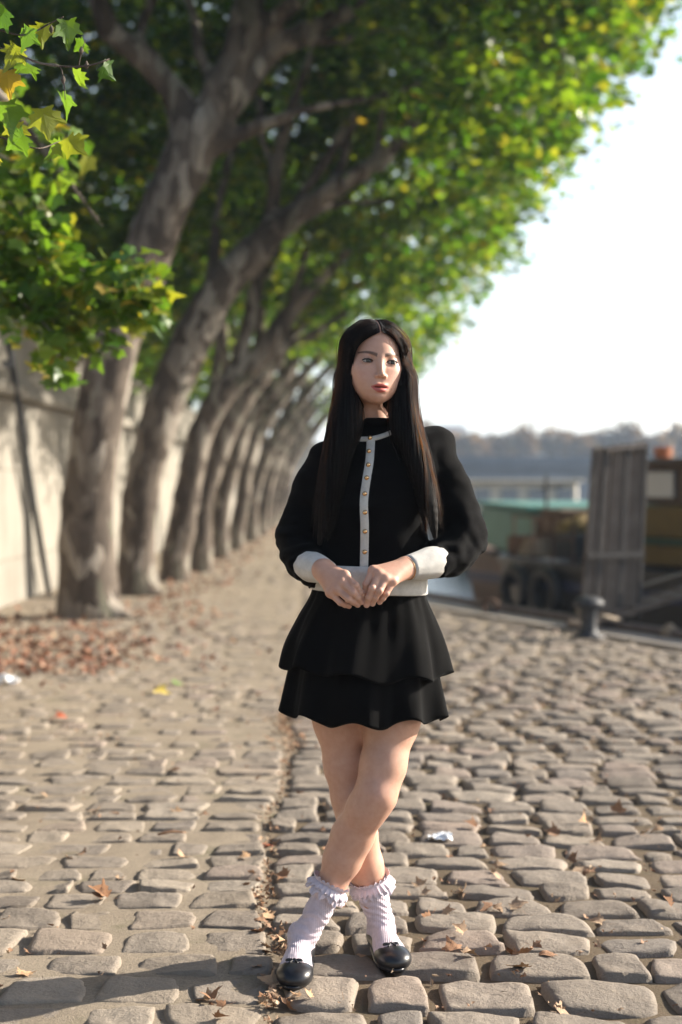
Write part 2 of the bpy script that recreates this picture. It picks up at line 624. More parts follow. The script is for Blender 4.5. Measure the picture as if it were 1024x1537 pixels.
def body_prims():
    L = []
    L += [xform(p, HR, HC) for p in head_prims()]
    nb = W(563, 665, 3.79)
    L.append(rc(hl((0, .028, -.070)), .046, nb, .050, .022))
    # torso under the clothes
    L.append(rc(W(500, 692, 3.80), .045, W(648, 676, 3.80), .045, .05))
    L.append(el(W(562, 735, 3.77), (.135, .085, .15), .06))
    L.append(el(W(556, 840, 3.76), (.115, .075, .13), .06))
    L.append(el(W(551, 930, 3.76), (.135, .09, .11), .06))
    L += chain(LEG_F, .04, .03); L += foot_prims(FOOT_F, LEG_F[-1])
    n = len(L)
    L2 = chain(LEG_B, .03, .03) + foot_prims(FOOT_B, LEG_B[-1])
    for p in L2[:1]: p.k = .04
    L += L2
    # arms
    L += chain([np.append(q[:3], min(q[3] * .66, .036)) for q in ARM_L[:-1]] + [np.append(WR1, .024)], .02)
    L += chain([np.append(q[:3], min(q[3] * .66, .036)) for q in ARM_R[:-1]] + [np.append(WR2, .024)], .02)
    # kneecap shaping
    L.append(bump(W(566, 1186, 3.61), (.022, .03, .026), .003))
    return L


def body_mesh():
    LB = body_prims()
    # the crossed legs must not melt into each other: two separate unions joined with min
    hands = [hand(H1, FR, WR1, .0235, .0115), hand(H2, FR, WR2, .0235, .0115)]
    legB = set()
    def full(p):
        pass
    xs = grid1((-.20, -.06, .004), (-.06, .20, .0016), (.20, .40, .004))
    ys = grid1((3.48, 3.66, .0016), (3.66, 3.95, .004))
    zs = grid1((-.01, .30, .004), (.30, .90, .005), (.90, 1.06, .0016), (1.06, 1.42, .005), (1.42, 1.70, .0016))
    return LB, hands, (xs, ys, zs)


def grouped(groups):
    """each group is blended inside itself, the groups are joined with a small blend"""
    out = []
    for g, k in groups:
        cs = np.array([p.c for p in g]); lo = (cs - np.array([[p.r] for p in g])).min(0); hi = (cs + np.array([[p.r] for p in g])).max(0)
        c = (lo + hi) / 2; r = np.linalg.norm(hi - lo) / 2
        out.append((g, k, c, r))
    return out


LB, HANDS, GR = body_mesh()


def multi_iso(groups, grid, B=12):
    """groups [(prims, k)] evaluated one after another on the same near-surface blocks"""
    prims = []
    for g, k in groups:
        bc = np.array([p.c for p in g]); br = np.array([p.r for p in g])
        c = (bc - br[:, None]).min(0) * .5 + (bc + br[:, None]).max(0) * .5
        r = np.linalg.norm((bc + br[:, None]).max(0) - (bc - br[:, None]).min(0)) / 2
        def fn(p, g=g):
            d = np.full(p.shape[:-1], 10.0)
            flat = p.reshape(-1, p.shape[-2] if p.ndim > 2 else 1, 3) if False else p
            if p.ndim >= 4:
                pc = p.reshape(len(p), -1, 3); lo = pc.min(1); hi = pc.max(1); cc = (lo + hi) / 2; rr = np.linalg.norm(hi - lo, axis=1) / 2
                for pr in g:
                    m = np.linalg.norm(cc - pr.c, axis=1) < rr + pr.r + pr.k + .012
                    if m.any(): d[m] = apply_op(d[m], pr.fn(p[m]), pr)
                return d
            for pr in g: d = apply_op(d, pr.fn(p), pr)
            return d
        prims.append(Prim(fn, c, r, 'u', k))
    return isosurface(prims, *grid)


n_head = len(head_prims())
i_legB = len(LB) - 1 - 6 - (len(LEG_B) - 1 + 7)
g_head = LB[:n_head + 1]
g_torso = LB[n_head + 1:i_legB]
g_legB = LB[i_legB:i_legB + len(LEG_B) - 1 + 7]
g_arms = LB[i_legB + len(LEG_B) - 1 + 7:]
g_kn = [g_arms.pop()]
g_torso += g_kn
BODY_GROUPS = [(g_head, .01), (g_torso, .03), (g_legB, .004), (g_arms, .02), (HANDS[0], .008), (HANDS[1], .002)]
bv, bf = multi_iso(BODY_GROUPS, GR)
body = mesh_obj("body", bv, bf, M_SKIN, person)


def paint_body(o, v):
    n = len(v)
    col = np.tile(np.array([.57, .325, .23]), (n, 1))
    q = tohead(v)
    def blend(w, c):
        nonlocal col
        w = np.clip(w, 0, 1)[:, None]
        col = col * (1 - w) + np.array(c) * w
    ish = (v[:, 2] > 1.42)
    front = ish & (q[:, 1] < -.05)
    g = lambda c, s: np.exp(-(((q - np.array(c)) / np.array(s)) ** 2).sum(1))
    for s in (-1, 1):
        blend(front * .35 * g((s * .042, -.07, -.035), (.022, .05, .018)), (.66, .33, .27))
        # eye shadow and brows
        blend(front * .62 * g((s * EYX, -.085, .0045), (.019, .02, .0085)), (.20, .095, .07))
        blend(front * .45 * g((s * EYX * 1.08, -.085, -.0052), (.014, .02, .0030)), (.22, .10, .08))
        x = (q[:, 0] * s - .011) / .042
        zc = .0170 + .0080 * np.sin(np.clip(x, 0, 1) * 2.2) - .003 * np.clip(x, 0, 1)
        wd = .0050 * (1 - .62 * np.clip(x, 0, 1))
        w = np.clip(1.8 - 1.3 * np.abs(q[:, 2] - zc) / wd, 0, 1) * ((x > -.02) & (x < 1.02))
        blend(front * w * .95, (.012, .006, .004))
    # lips
    ax = np.clip(np.abs(q[:, 0]) / .0240, 0, 1)
    up = -.0545 - .0095 * ax ** 1.6 + .0018 * np.exp(-(q[:, 0] / .003) ** 2) * -1
    lo = -.0797 + .0135 * ax ** 2
    d = np.minimum(up - q[:, 2], q[:, 2] - lo)
    blend(front * (q[:, 1] < -.075) * np.clip(d / .0016 + .3, 0, 1) * (np.abs(q[:, 0]) < .0240) * .96, (.42, .045, .045))
    inn = (np.abs(q[:, 2] + .0655) < .0018 * (1 - (q[:, 0] / .019) ** 2)) & (np.abs(q[:, 0]) < .018) & front & (q[:, 1] < -.075)
    blend(inn * .85, (.12, .03, .03))
    blend(front * .5 * g((.0056, -.103, -.042), (.003, .006, .003)) + front * .5 * g((-.0056, -.103, -.042), (.003, .006, .003)), (.2, .08, .06))
    # scalp line, knees, finger tips
    blend(np.exp(-(((v - W(566, 1190, 3.61)) / np.array([.035, .05, .035])) ** 2).sum(1)) * .35, (.62, .33, .26))
    for H in (H1, H2):
        for k, js in H.items():
            tip = js[-1]
            blend(np.exp(-(((v - tip - np.array([0, -.004, 0])) / .006) ** 2).sum(1)) * .6, (.74, .48, .42))
            blend(np.exp(-(((v - js[1]) / .009) ** 2).sum(1)) * .3, (.60, .32, .26))
            blend(np.exp(-(((v - js[0]) / .012) ** 2).sum(1)) * .25, (.60, .33, .27))
    a = o.data.attributes.new("tint", 'FLOAT_COLOR', 'POINT')
    a.data.foreach_set("color", np.concatenate([col, np.ones((n, 1))], 1).astype(np.float32).ravel())


paint_body(body, bv)

# eyes: balls whose local -y is the gaze
gaze = math.radians(24)
for s in (-1, 1):
    m = MB(); prof = [(.0124 * math.sin(a), .0124 * math.cos(a)) for a in np.linspace(.02, math.pi - .02, 20)]
    v, f = [], []
    m.lathe((0, 0, 0), prof, 28)
    vv = np.array(m.v)[:, [0, 2, 1]] * np.array([1, -1, 1])
    me = bpy.data.meshes.new("eye"); me.from_pydata([tuple(q) for q in vv], [], m.f); me.update()
    me.polygons.foreach_set("use_smooth", np.ones(len(me.polygons), dtype=bool)); me.materials.append(M_EYE)
    o = bpy.data.objects.new("eye", me); COL.objects.link(o); o.parent = person
    o.location = Vector(hl((s * EYX, -.0705, .0))) - person.location
    o.rotation_euler = (math.radians(-2), 0, gaze)
    # upper lash line
    pts, rad = [], []
    for t in np.linspace(-1, 1, 15):
        x = t * .0148; z = .0052 * max(1 - t * t, 0) ** .75 + .0006
        y = -.0705 - math.sqrt(max(.0150 ** 2 - (x * .80) ** 2 - z * z, 1e-8))
        out = (t * s + 1) / 2
        pts.append(hl((s * EYX + x, y, z + .0002))); rad.append(.0009 + .0010 * out * (1 - max(0, (t * s - .8)) * 4))
    MB().tube(pts, rad, 6).build("eyelash", M_LASH, person, True)
    pts = []
    for t in np.linspace(-.9, .95, 11):
        x = t * .0140; z = -.0036 * max(1 - t * t, 0) ** .8
        y = -.0705 - math.sqrt(max(.0146 ** 2 - (x * .8) ** 2 - z * z, 1e-8))
        pts.append(hl((s * EYX + x, y, z)))
    MB().tube(pts, .00055, 5).build("eyelash", M_LASH, person, True)

# ------------------------------------------------------------------ hair
FZ = [-.30, -.20, -.12, -.09, -.06, -.03, 0, .03, .05, .064, .073, .079, .088]
FW = [.020, .026, .031, .038, .0475, .0550, .0585, .0565, .0525, .046, .036, .022, -.05]


def face_open(p):
    w = np.interp(p[..., 2], FZ, FW)
    return np.maximum(np.maximum((np.abs(p[..., 0]) - w) * .8, p[..., 1] + .012), np.maximum(-.16 - p[..., 2], p[..., 2] - .1))


def hair_prims(short=True):
    L = [xform(el((.007, .012, .029), (.0735, .104, .0855), .01), HR, HC)]
    for s in (-1, 1): L.append(xform(el((s * .056 + .003, -.008, .018), (.0225, .036, .052), .02), HR, HC))
    L.append(xform(el((.006, .045, -.06), (.068, .068, .10), .03), HR, HC))      # back of the head and nape
    L += chain([np.append(hl((0, .06, -.06)), .07), sw(560, 690, 3.86, .055), sw(558, 780, 3.86, .03)], .04)
    # the two curtains over the shoulders
    a = [np.append(hl((-.056, -.004, .052)), .020), np.append(hl((-.062, -.022, .015)), .021), sw(529, 565, 3.712, .029), sw(526, 600, 3.710, .035), sw(517, 645, 3.695, .038),
         sw(505, 690, 3.684, .032), sw(495, 735, 3.676, .023), sw(486, 780, 3.668, .013), sw(480, 815, 3.665, .006)]
    b = [np.append(hl((.066, .000, .050)), .021), np.append(hl((.070, -.010, .020)), .022), np.append(hl((.073, -.022, -.012)), .023), sw(605, 565, 3.712, .027), sw(603, 600, 3.710, .031), sw(608, 640, 3.700, .035),
         sw(624, 685, 3.686, .031), sw(638, 730, 3.674, .024), sw(649, 775, 3.666, .015), sw(653, 806, 3.665, .006)]
    if not short:
        for c in (a, b):
            for q_, r_ in ((-1, .019), (-2, .023), (-3, .027)):
                c[q_] = c[q_].copy(); c[q_][3] = r_
            e = c[-1] + (c[-1] - c[-2]) * 2.0; e[3] = .016
            c.append(e)
    for c in (a, b):
        c = spline(c, 26)
        L += chain([q for q in c], .03, .004)
    # opening for the face and the neck, an arch in front view
    L.append(xform(Prim(face_open, (0, -.06, -.05), .16, 's', .006), HR, HC))
    # parting
    for y in np.linspace(-.085, .0, 7):
        z = .029 + .087 * math.sqrt(max(1 - ((y - .012) / .106) ** 2, 0))
        L.append(xform(bump((.001, y, z), (.0026, .018, .014), -.013), HR, HC))
    return L


HP = hair_prims()
hpost = lambda d, p: d + .0010 * vnoise(np.stack([p[..., 0] * 110, p[..., 1] * 110, p[..., 2] * 3], -1), 3)
hv, hf = isosurface(HP, grid1((-.12, .32, .0030)), grid1((3.52, 3.95, .0030)), grid1((1.05, 1.71, .0032)), hpost)
hair = mesh_obj("hair", hv, hf, M_HAIRB, person)


def strands(n=6400, steps=58):
    HPL = [p for p in hair_prims(False)]
    f = lambda p: sdf(HPL, p)
    r = np.random.default_rng(5)
    side = np.where(r.random(n) < .5, -1.0, 1.0)
    y = -.074 + .136 * r.random(n) ** 1.25
    z = .029 + .0855 * np.sqrt(np.maximum(1 - ((y - .012) / .104) ** 2, 0))
    loc = np.stack([side * (.0035 + .004 * r.random(n)) + .001, y, z], -1)
    # a share of the strands starts further down the sides so that the cover stays even
    k = r.random(n) < .45
    ang = r.random(n) * 1.35 + .15
    loc[k, 0] = (.006 + side * .072 * np.sin(ang))[k]; loc[k, 2] = (.029 + (z - .029) * np.cos(ang))[k]
    p = loc @ HR.T + HC
    deep = np.where(k, .007, .001)
    # and some root low inside the curtains next to the face
    k2 = r.random(n) < .24
    yy = r.random(n) * .05 - .055; zz2 = r.random(n) * .07 - .03
    low = np.stack([side * (.066 + .012 * r.random(n)), yy, zz2], -1) @ HR.T + HC
    p[k2] = low[k2]; deep[k2] = .012
    lev = r.normal(.0010, .0016, n) + (r.random(n) < .06) * r.random(n) * .011
    lat = HR @ np.array([1.0, 0, 0])
    path = [p.copy()]
    step = .0135
    eps = .0015
    for i in range(steps):
        q = tohead(p)
        d = f(p)
        g = np.stack([f(p + np.eye(3)[a] * eps) - d for a in range(3)], -1) / eps
        gn = g / (np.linalg.norm(g, axis=1)[:, None] + 1e-6)
        p = p - gn * (np.clip(d - (lev - deep * math.exp(-i / 3.0)), -.012, .012))[:, None]
        top = np.clip((q[:, 2] - .05) / .06, 0, 1)[:, None]
        v = np.array([0, 0, -1.0]) + side[:, None] * lat * (.25 + 1.6 * top) * (q[:, 2] > -.02)[:, None]
        v = v + (np.array([0, 1.0, 0]) * .22) * (q[:, 2] > .0)[:, None]
        v = v - gn * (v * gn).sum(1)[:, None]
        v /= np.linalg.norm(v, axis=1)[:, None] + 1e-6
        p = p + v * step
        q = tohead(p)
        wl = np.interp(q[:, 2], FZ, FW) + .004
        m = (q[:, 1] < .0) & (q[:, 2] > -.10) & (np.abs(q[:, 0]) < wl)
        q[m, 0] = side[m] * wl[m]
        p = np.where(m[:, None], q @ HR.T + HC, p)
        path.append(p.copy())
    P = np.stack(path, 1)                       # n, steps+1, 3
    L = side < 0
    zend = np.where(L, W(0, 815, 3.65)[2], W(0, 803, 3.65)[2]) + np.abs(r.normal(0, .055, n)) * np.where(r.random(n) < .75, 1, 2.2)
    # smooth the paths a little and add a soft wave
    for _ in range(6):
        P[:, 1:-1] = .5 * P[:, 1:-1] + .25 * (P[:, :-2] + P[:, 2:])
    t = np.arange(steps + 1)[None, :]
    wob = r.normal(0, 1, (n, 1)) * .0007 * np.sin(t * .10 * (1 + .5 * r.random((n, 1))) + r.random((n, 1)) * 6) * np.clip(t / 20, 0, 1)
    P[..., 0] += wob
    cnt = np.maximum((P[..., 2] > zend[:, None]).argmin(1), 6)
    cnt = np.where((P[..., 2] > zend[:, None]).all(1), steps + 1, cnt)
    ok = P[..., 2].min(1) < 1.32
    return P[ok], cnt[ok]


SP, SCNT = strands()
hc = bpy.data.hair_curves.new("strands")
hc.add_curves([int(c) for c in SCNT])
allp = np.concatenate([SP[i, :SCNT[i]] for i in range(len(SCNT))]) - np.array(person.location)
hc.attributes["position"].data.foreach_set("vector", allp.astype(np.float32).ravel())
rad = hc.attributes.get("radius") or hc.attributes.new("radius", 'FLOAT', 'POINT')
rr = np.concatenate([.00055 * np.clip((c - np.arange(c)) / (c * .35), .25, 1) for c in SCNT])
rad.data.foreach_set("value", rr.astype(np.float32))
hc.materials.append(M_HAIR)
ho = bpy.data.objects.new("hair_strands", hc); COL.objects.link(ho); ho.parent = hair

# ------------------------------------------------------------------ cardigan
TZ = np.array([.90, .97, 1.04, 1.12, 1.20, 1.28, 1.34, 1.375, 1.405, 1.43])
TCX = np.array([.072, .072, .073, .080, .086, .090, .092, .094, .094, .094])
TA = np.array([.150, .152, .143, .145, .160, .168, .166, .140, .085, .060])
TB = np.array([.108, .104, .098, .104, .116, .108, .094, .080, .064, .055])
TCY = np.array([3.755, 3.755, 3.76, 3.76, 3.76, 3.77, 3.785, 3.79, 3.79, 3.79])


def torso(g=0.0):
    def fn(p):
        z = p[..., 2] - .11 * (p[..., 0] - .094) * np.clip((p[..., 2] - 1.15) / .2, 0, 1)
        a = np.interp(z, TZ, TA) + g; b = np.interp(z, TZ, TB) + g
        qx = (p[..., 0] - np.interp(z, TZ, TCX)) / a; qy = (p[..., 1] - np.interp(z, TZ, TCY)) / b
        r = np.sqrt(qx * qx + qy * qy)
        d = (r - 1) * np.minimum(a, b) * .9
        return np.maximum(d, np.maximum(z - 1.425, .985 - z))
    return Prim(fn, (.09, 3.77, 1.2), .32, 'u', .03)


CP = [torso()] + chain(ARM_L, .035, .03) + chain(ARM_R, .035, .03)


def cpost(d, p):
    u = np.minimum(np.abs(p[..., 0] - .08) / .14, 1)
    arm = np.clip((u - .8) / .2, 0, 1)
    n1 = vnoise(np.stack([p[..., 0] * 17 + p[..., 2] * 14, p[..., 1] * 15, p[..., 2] * 20 - p[..., 0] * 12], -1), 11)
    n2 = vnoise(np.stack([p[..., 0] * 34 - p[..., 2] * 26, p[..., 1] * 30, p[..., 2] * 34 + p[..., 0] * 22], -1), 12)
    low = np.clip((1.22 - p[..., 2]) / .16, 0, 1)
    ph = p[..., 2] * 95 + np.abs(p[..., 0] - .08) * 60 + 3.5 * vnoise(p * 11, 13)
    cr = np.maximum(np.sin(ph), -.2) * np.clip(vnoise(p * 7 + 3, 14) + .35, 0, 1)
    return d + arm * (.006 * n1 + (.002 + .005 * low) * n2 - (.001 + .007 * low) * cr) + (1 - arm) * .0028 * n1


cv, cf = isosurface(CP, grid1((-.22, .44, .0042)), grid1((3.55, 3.95, .0042)), grid1((.94, 1.46, .0042)), cpost)
cardigan = mesh_obj("cardigan", cv, cf, M_KNIT, person)
CGRP = CP


def front_y(px, py, off=0.0, prims=CP, post=cpost, d0=3.45):
    """march along the line of sight until the cloth surface"""
    o = np.array([0, 0, CAM_H]); dirv = W(px, py, 1.0) - o
    s = d0
    for _ in range(60):
        e = float(sdf(prims, (o + dirv * s)[None], post)[0])
        s += e * .8
        if abs(e) < 2e-4: break
    return o + dirv * (s - off)


def band(path, half, name, mat, parent, off=.0035, wdir=(1, 0), cols=5):
    """a strip laid on the cardigan front; path of photo pixels, half width in pixels"""
    path = spline(np.array([(a, b, 0) for a, b in path], float), 44)[:, :2]
    V = []
    for i, (a, b) in enumerate(path):
        t = path[min(i + 1, len(path) - 1)] - path[max(i - 1, 0)]
        t = t / np.linalg.norm(t); nrm = np.array([-t[1], t[0]])
        if nrm @ np.array(wdir) < 0: nrm = -nrm
        for j in range(cols):
            u = -1 + 2 * j / (cols - 1)
            px, py = a + nrm[0] * half * u, b + nrm[1] * half * u
            V.append(front_y(px, py, off if 0 < j < cols - 1 else -.0015))
    F = []
    for i in range(len(path) - 1):
        for j in range(cols - 1):
            k = i * cols + j
            F.append((k, k + 1, k + cols + 1, k + cols))
    return mesh_obj(name, np.array(V), F, mat, parent)


band([(557, 657), (555, 690), (550, 722), (546.5, 750), (547.5, 790), (547, 830), (546, 866)], 7.4, "placket", M_WHITE, cardigan)
band([(519, 653.5), (532, 658), (548, 659), (560, 658), (578, 653), (601, 642)], 4.2, "neck_trim", M_WHITE, cardigan, .004, (0, 1))
for bx, by in ((555.6, 657), (554, 677), (553, 697.5), (550.5, 717), (547.5, 741), (548, 769), (548, 797.7), (547.5, 828.5), (547, 858)):
    c = front_y(bx, by, .005)
    m = MB(); m.lathe((0, 0, 0), [(.0048, -.003), (.0062, 0), (.0058, .0022), (.0035, .0038), (.0008, .0043)], 16)
    v = np.array(m.v)[:, [0, 2, 1]] * np.array([1, -1, 1]) + c
    mesh_obj("button", v, m.f, M_GOLD, cardigan)


def cuff(path, name="cuff"):
    P = spline(path, 14); n = 40
    v, f = sweep(P[:, :3], np.ones(len(P)), n)
    v = v.reshape(len(P), n, 3)
    ang = np.arange(n) * 2 * np.pi / n
    rr = P[:, 3][:, None] * (1 + .015 * np.cos(ang * 10)[None])
    v = P[:, None, :3] + (v - P[:, None, :3]) * rr[..., None]
    v = np.concatenate([v, (P[-1, :3] + (v[-1] - P[-1, :3]) * .84)[None]])
    last = len(P)
    f = list(f) + [((last - 1) * n + k, (last - 1) * n + (k + 1) % n, last * n + (k + 1) % n, last * n + k) for k in range(n)]
    return mesh_obj(name, v.reshape(-1, 3), f, M_WHITE, cardigan)


cuff([sw(459, 845, 3.690, .037), sw(466, 850, 3.668, .0395), sw(476, 853, 3.64, .0375), sw(491, 858.5, 3.600, .0300)])
cuff([sw(661, 841, 3.695, .038), sw(650, 844, 3.678, .0415), sw(632, 848.5, 3.652, .0375), sw(613, 852.5, 3.625, .0315)])

# white hem band
n = 72; V = []
rows = [(1.033, -.004), (1.029, .003), (1.015, .0045), (.995, .004), (.977, .004), (.964, .005), (.961, .002), (.964, -.004)]
for z, g in rows:
    for k in range(n):
        a = 2 * math.pi * k / n
        zz = z + .010 - .008 * math.cos(a) * (1 if z < 1 else .4)
        A = .1505 + g + .0012 * math.cos(24 * a); Bq = .106 + g
        V.append((.0735 + A * math.cos(a), 3.757 + Bq * math.sin(a), zz))
F = [(i * n + k, i * n + (k + 1) % n, (i + 1) * n + (k + 1) % n, (i + 1) * n + k) for i in range(len(rows) - 1) for k in range(n)]
mesh_obj("hem_band", np.array(V), F, M_WHITE, cardigan)

# mock neck of the top underneath
P = [sw(563, 672, 3.80, .082), sw(564, 656, 3.79, .066), sw(565, 645, 3.785, .056), sw(566, 634, 3.775, .0525), sw(566.5, 629, 3.772, .0515), sw(566.5, 628.2, 3.772, .0480)]
v, f = sweep([p[:3] for p in P], [p[3] for p in P], 40)
mesh_obj("mock_neck", v, f, M_KNIT, person)

# ------------------------------------------------------------------ skirt
def tier(name, rows, ph, nw, amp, tilt, mat, parent, drop=0.0):
    """rows (z, cx, a, cy, b); flutes open towards the hem"""
    R = spline(np.array(rows)[:, [1, 3, 0, 2, 4]], 34); n = 168; V = []
    m = len(R)
    r_ = np.random.default_rng(nw)
    h = [(k, r_.normal(0, 1), r_.random() * 6.28) for k in (3, 5, nw, nw + 2, nw * 2 - 3)]
    for i, (cx, cy, z, a, b) in enumerate(R):
        t = i / (m - 1)
        for k in range(n):
            an = 2 * math.pi * k / n
            w = math.cos(nw * an + ph) + .55 * math.cos((nw + 3) * an + ph * 2.1) + .4 * math.cos((nw - 4) * an + 1.3)
            g = amp * t ** 1.3 * w
            fine = .0012 * math.cos(nw * 3 * an + 4 * t) + .0055 * (.3 + .7 * t) * float(vnoise(np.array([math.cos(an) * 5 + nw + 1.2 * t, math.sin(an) * 5, t * 2.4]), 17))
            x = cx + (a + g + fine) * math.cos(an); y = cy + (b + g + fine) * math.sin(an)
            zz = z + tilt * (x - cx) * t + t * t * (.010 * math.cos(nw * an + ph + .6) + .005 * math.cos(3 * an + ph)) * (1 if drop == 0 else drop)
            V.append((x, y, zz))
    # turned-in hem edge
    for k in range(n):
        x, y, z = V[(m - 1) * n + k]; cx, cy = R[-1][0], R[-1][1]
        V.append((cx + (x - cx) * .985, cy + (y - cy) * .985, z + .004))
    F = [(i * n + k, i * n + (k + 1) % n, (i + 1) * n + (k + 1) % n, (i + 1) * n + k) for i in range(m) for k in range(n)]
    return mesh_obj(name, np.array(V), F, mat, parent)


skirt = tier("skirt", [(1.0, .073, .143, 3.757, .098), (.965, .072, .150, 3.757, .103), (.90, .068, .178, 3.757, .128), (.83, .064, .203, 3.755, .155), (.765, .062, .217, 3.752, .175)], .8, 8, .0115, -.07, M_SKIRTC, person)
tier("lower_tier", [(.93, .07, .150, 3.757, .108), (.85, .064, .176, 3.757, .138), (.76, .061, .193, 3.755, .160), (.70, .060, .203, 3.752, .168), (.648, .060, .209, 3.750, .174)], 2.1, 9, .0110, -.03, M_SKIRTC, skirt)

# ------------------------------------------------------------------ socks, shoes, bracelet
def sock(fr, leg, top, name="sock"):
    ank = leg[-1]
    pr = chain([np.append(q[:3], q[3] + .0032) for q in leg[-4:]], .02, .02) + foot_prims(fr, ank, .0025)
    c = np.array(top[0]); ax = np.array(top[1]); ax = ax / np.linalg.norm(ax)
    h, R = fr
    def post(d, p):
        t = (p - c) @ ax
        q = (p - h) @ R
        zz = p[..., 2]
        wr = np.exp(-((zz - .115) / .05) ** 2)
        w = .0016 * wr * np.sin((zz + .35 * (p[..., 0] - c[0]) + .012 * vnoise(p * 30, 5)) * 330 + 5 * vnoise(p * 14, 6)) + .0011 * wr * vnoise(p * 45, 8)
        ang = np.arctan2(p[..., 1] - h[1], p[..., 0] - c[0])
        return np.maximum(d + w - .0012 * wr, t)
    lo = np.minimum(h - .06, c - .08); hi = np.maximum(h + np.array([.06, .06, .3]), c + .08)
    toe = h + R @ np.array([0, .24, 0])
    v, f = isosurface(pr, grid1((min(h[0], toe[0], c[0]) - .07, max(h[0], toe[0], c[0]) + .07, .0028)), grid1((toe[1] - .03, h[1] + .06, .0028)),
                      grid1((-.02, c[2] + .04, .0028)), post)
    so = mesh_obj(name, v, f, M_SOCK, person)
    # gathered lace ruffle: three wavy frills
    r0 = top[2]
    a = np.cross(ax, [0, 1, 0]); a /= np.linalg.norm(a); b = np.cross(ax, a)
    n = 210; V = []; F = []
    rs = np.random.default_rng(int(abs(c[0]) * 1000))
    for lay, (z0, dz, outw, nw) in enumerate(((.004, -.030, .013, 21), (.006, -.019, .017, 25), (.004, .012, .010, 23))):
        m = 7; base = len(V); phs = rs.random(4) * 6.28
        for i in range(m):
            t = i / (m - 1)
            for k in range(n):
                an = 2 * math.pi * k / n
                wv = math.sin(nw * an + phs[0] + 1.2 * math.sin(3 * an + phs[1])) + .5 * math.sin((nw * 2 + 3) * an + phs[2])
                lump = vnoise(np.array([math.cos(an) * 4.5 + lay * 9, math.sin(an) * 4.5, t * 1.5 + c[0] * 50]), 4)
                r = r0 + .002 + outw * math.sin(t * 1.5) * (1 + .35 * lump) + .0022 * t * wv
                zz = z0 + dz * t * (1 + .25 * lump) + .0022 * t * math.cos(nw * an + phs[3]) + (.0013 * math.sin(nw * 3 * an) if i == m - 1 else 0)
                V.append(c + a * r * math.cos(an) + b * r * math.sin(an) + ax * zz)
        F += [(base + i * n + k, base + i * n + (k + 1) % n, base + (i + 1) * n + (k + 1) % n, base + (i + 1) * n + k) for i in range(m - 1) for k in range(n)]
    mesh_obj("ruffle", np.array(V), F, M_LACE, so)


sock(FOOT_F, LEG_F, (W(494, 1330, 3.715), LEG_F[-3][:3] - LEG_F[-2][:3], .0395))
sock(FOOT_B, LEG_B, (W(557, 1325, 3.82), LEG_B[-3][:3] - LEG_B[-2][:3], .0440))


def shoe(fr, ank):
    h, R = fr
    L = [el((0, .038, .034), (.037, .045, .040), .01), el((0, .10, .030), (.037, .075, .034), .02),
         el((.002, .172, .023), (.0465, .057, .0285), .02), el((.004, .200, .020), (.0400, .0395, .0235), .02)]
    L = [xform(p, R, h) for p in L]
    def post(d, p):
        q = (p - h) @ R
        line = np.interp(q[..., 1], [-.02, .0, .05, .12, .160, .172], [.066, .064, .047, .038, .039, .12])
        line = np.where((q[..., 1] > .150) & (q[..., 1] < .2), line + 40 * (np.abs(q[..., 0]) / .04) ** 4 * 0, line)
        return np.maximum(np.maximum(d, (q[..., 2] - line) * .7), -q[..., 2] + .002)
    toe = h + R @ np.array([0, .25, 0])
    x0, x1 = min(h[0], toe[0]) - .07, max(h[0], toe[0]) + .07
    v, f = isosurface(L, grid1((x0, x1, .0024)), grid1((toe[1] - .02, h[1] + .05, .0024)), grid1((-.01, .09, .0024)), post)
    so = mesh_obj("shoe", v, f, M_SHOE, person)
    m = 26   # welted sole
    V = []
    for z, g in ((0, .0), (.007, .001), (.009, -.002)):
        for k in range(m):
            an = 2 * math.pi * k / m
            fy = .118 + .125 * math.sin(an)
            wd = np.interp(fy, [-.007, .05, .10, .17, .215, .243], [.026, .036, .036, .047, .042, .022])
            V.append(h + R @ np.array([.002 + (wd + g) * math.cos(an) / max(abs(math.cos(an)) ** .4, .25) * 1.0 if False else .002 + (wd + g) * math.copysign(abs(math.cos(an)) ** .55, math.cos(an)), fy, z]))
    F = [(i * m + k, i * m + (k + 1) % m, (i + 1) * m + (k + 1) % m, (i + 1) * m + k) for i in range(2) for k in range(m)] + [tuple(range(m - 1, -1, -1)), tuple(range(2 * m, 3 * m))]
    mesh_obj("sole", np.array(V), F, M_SHOE, so)
    # small bow on the vamp
    B = []
    for s in (-1, 1):
        B.append(xform(el((s * .012, .172, .0525), (.011, .006, .0055), .003), R, h))
        B.append(xform(rc((s * .002, .174, .055), .0025, (s * .010, .186, .052), .0028, .002), R, h))
    B.append(xform(el((0, .172, .0535), (.0042, .0055, .0055), .002), R, h))
    cc = h + R @ np.array([0, .175, .055])
    v, f = isosurface(B, grid1((cc[0] - .035, cc[0] + .035, .0014)), grid1((cc[1] - .035, cc[1] + .035, .0014)), grid1((.035, .075, .0014)))
    mesh_obj("bow", v, f, M_SHOE, so)


shoe(FOOT_F, LEG_F[-1]); shoe(FOOT_B, LEG_B[-1])

# gold bracelet on the wrist at the right cuff
c = W(611.5, 852.6, 3.624); t = (W(590, 862, 3.58) - c); t /= np.linalg.norm(t)
u = np.cross(t, [0, 0, 1]); u /= np.linalg.norm(u); w_ = np.cross(t, u)
pts = [c + t * .004 + .029 * (math.cos(a) * u + 1.02 * math.sin(a) * w_) for a in np.linspace(0, 2 * math.pi, 41)]
MB().tube(pts, .0016, 6, False).build("bracelet", M_GOLD, person, True)
# ------------------------------------------------------------------ the quay
EDGE = np.array([(7.0, 2.0), (4.45, 7.55), (2.72, 11.3), (1.72, 13.5), (.95, 15.3), (.40, 17.5), (.05, 21.), (-.25, 27.), (-.45, 36.), (-.5, 50.), (-.5, 75.)])
WATER_Z = -1.45


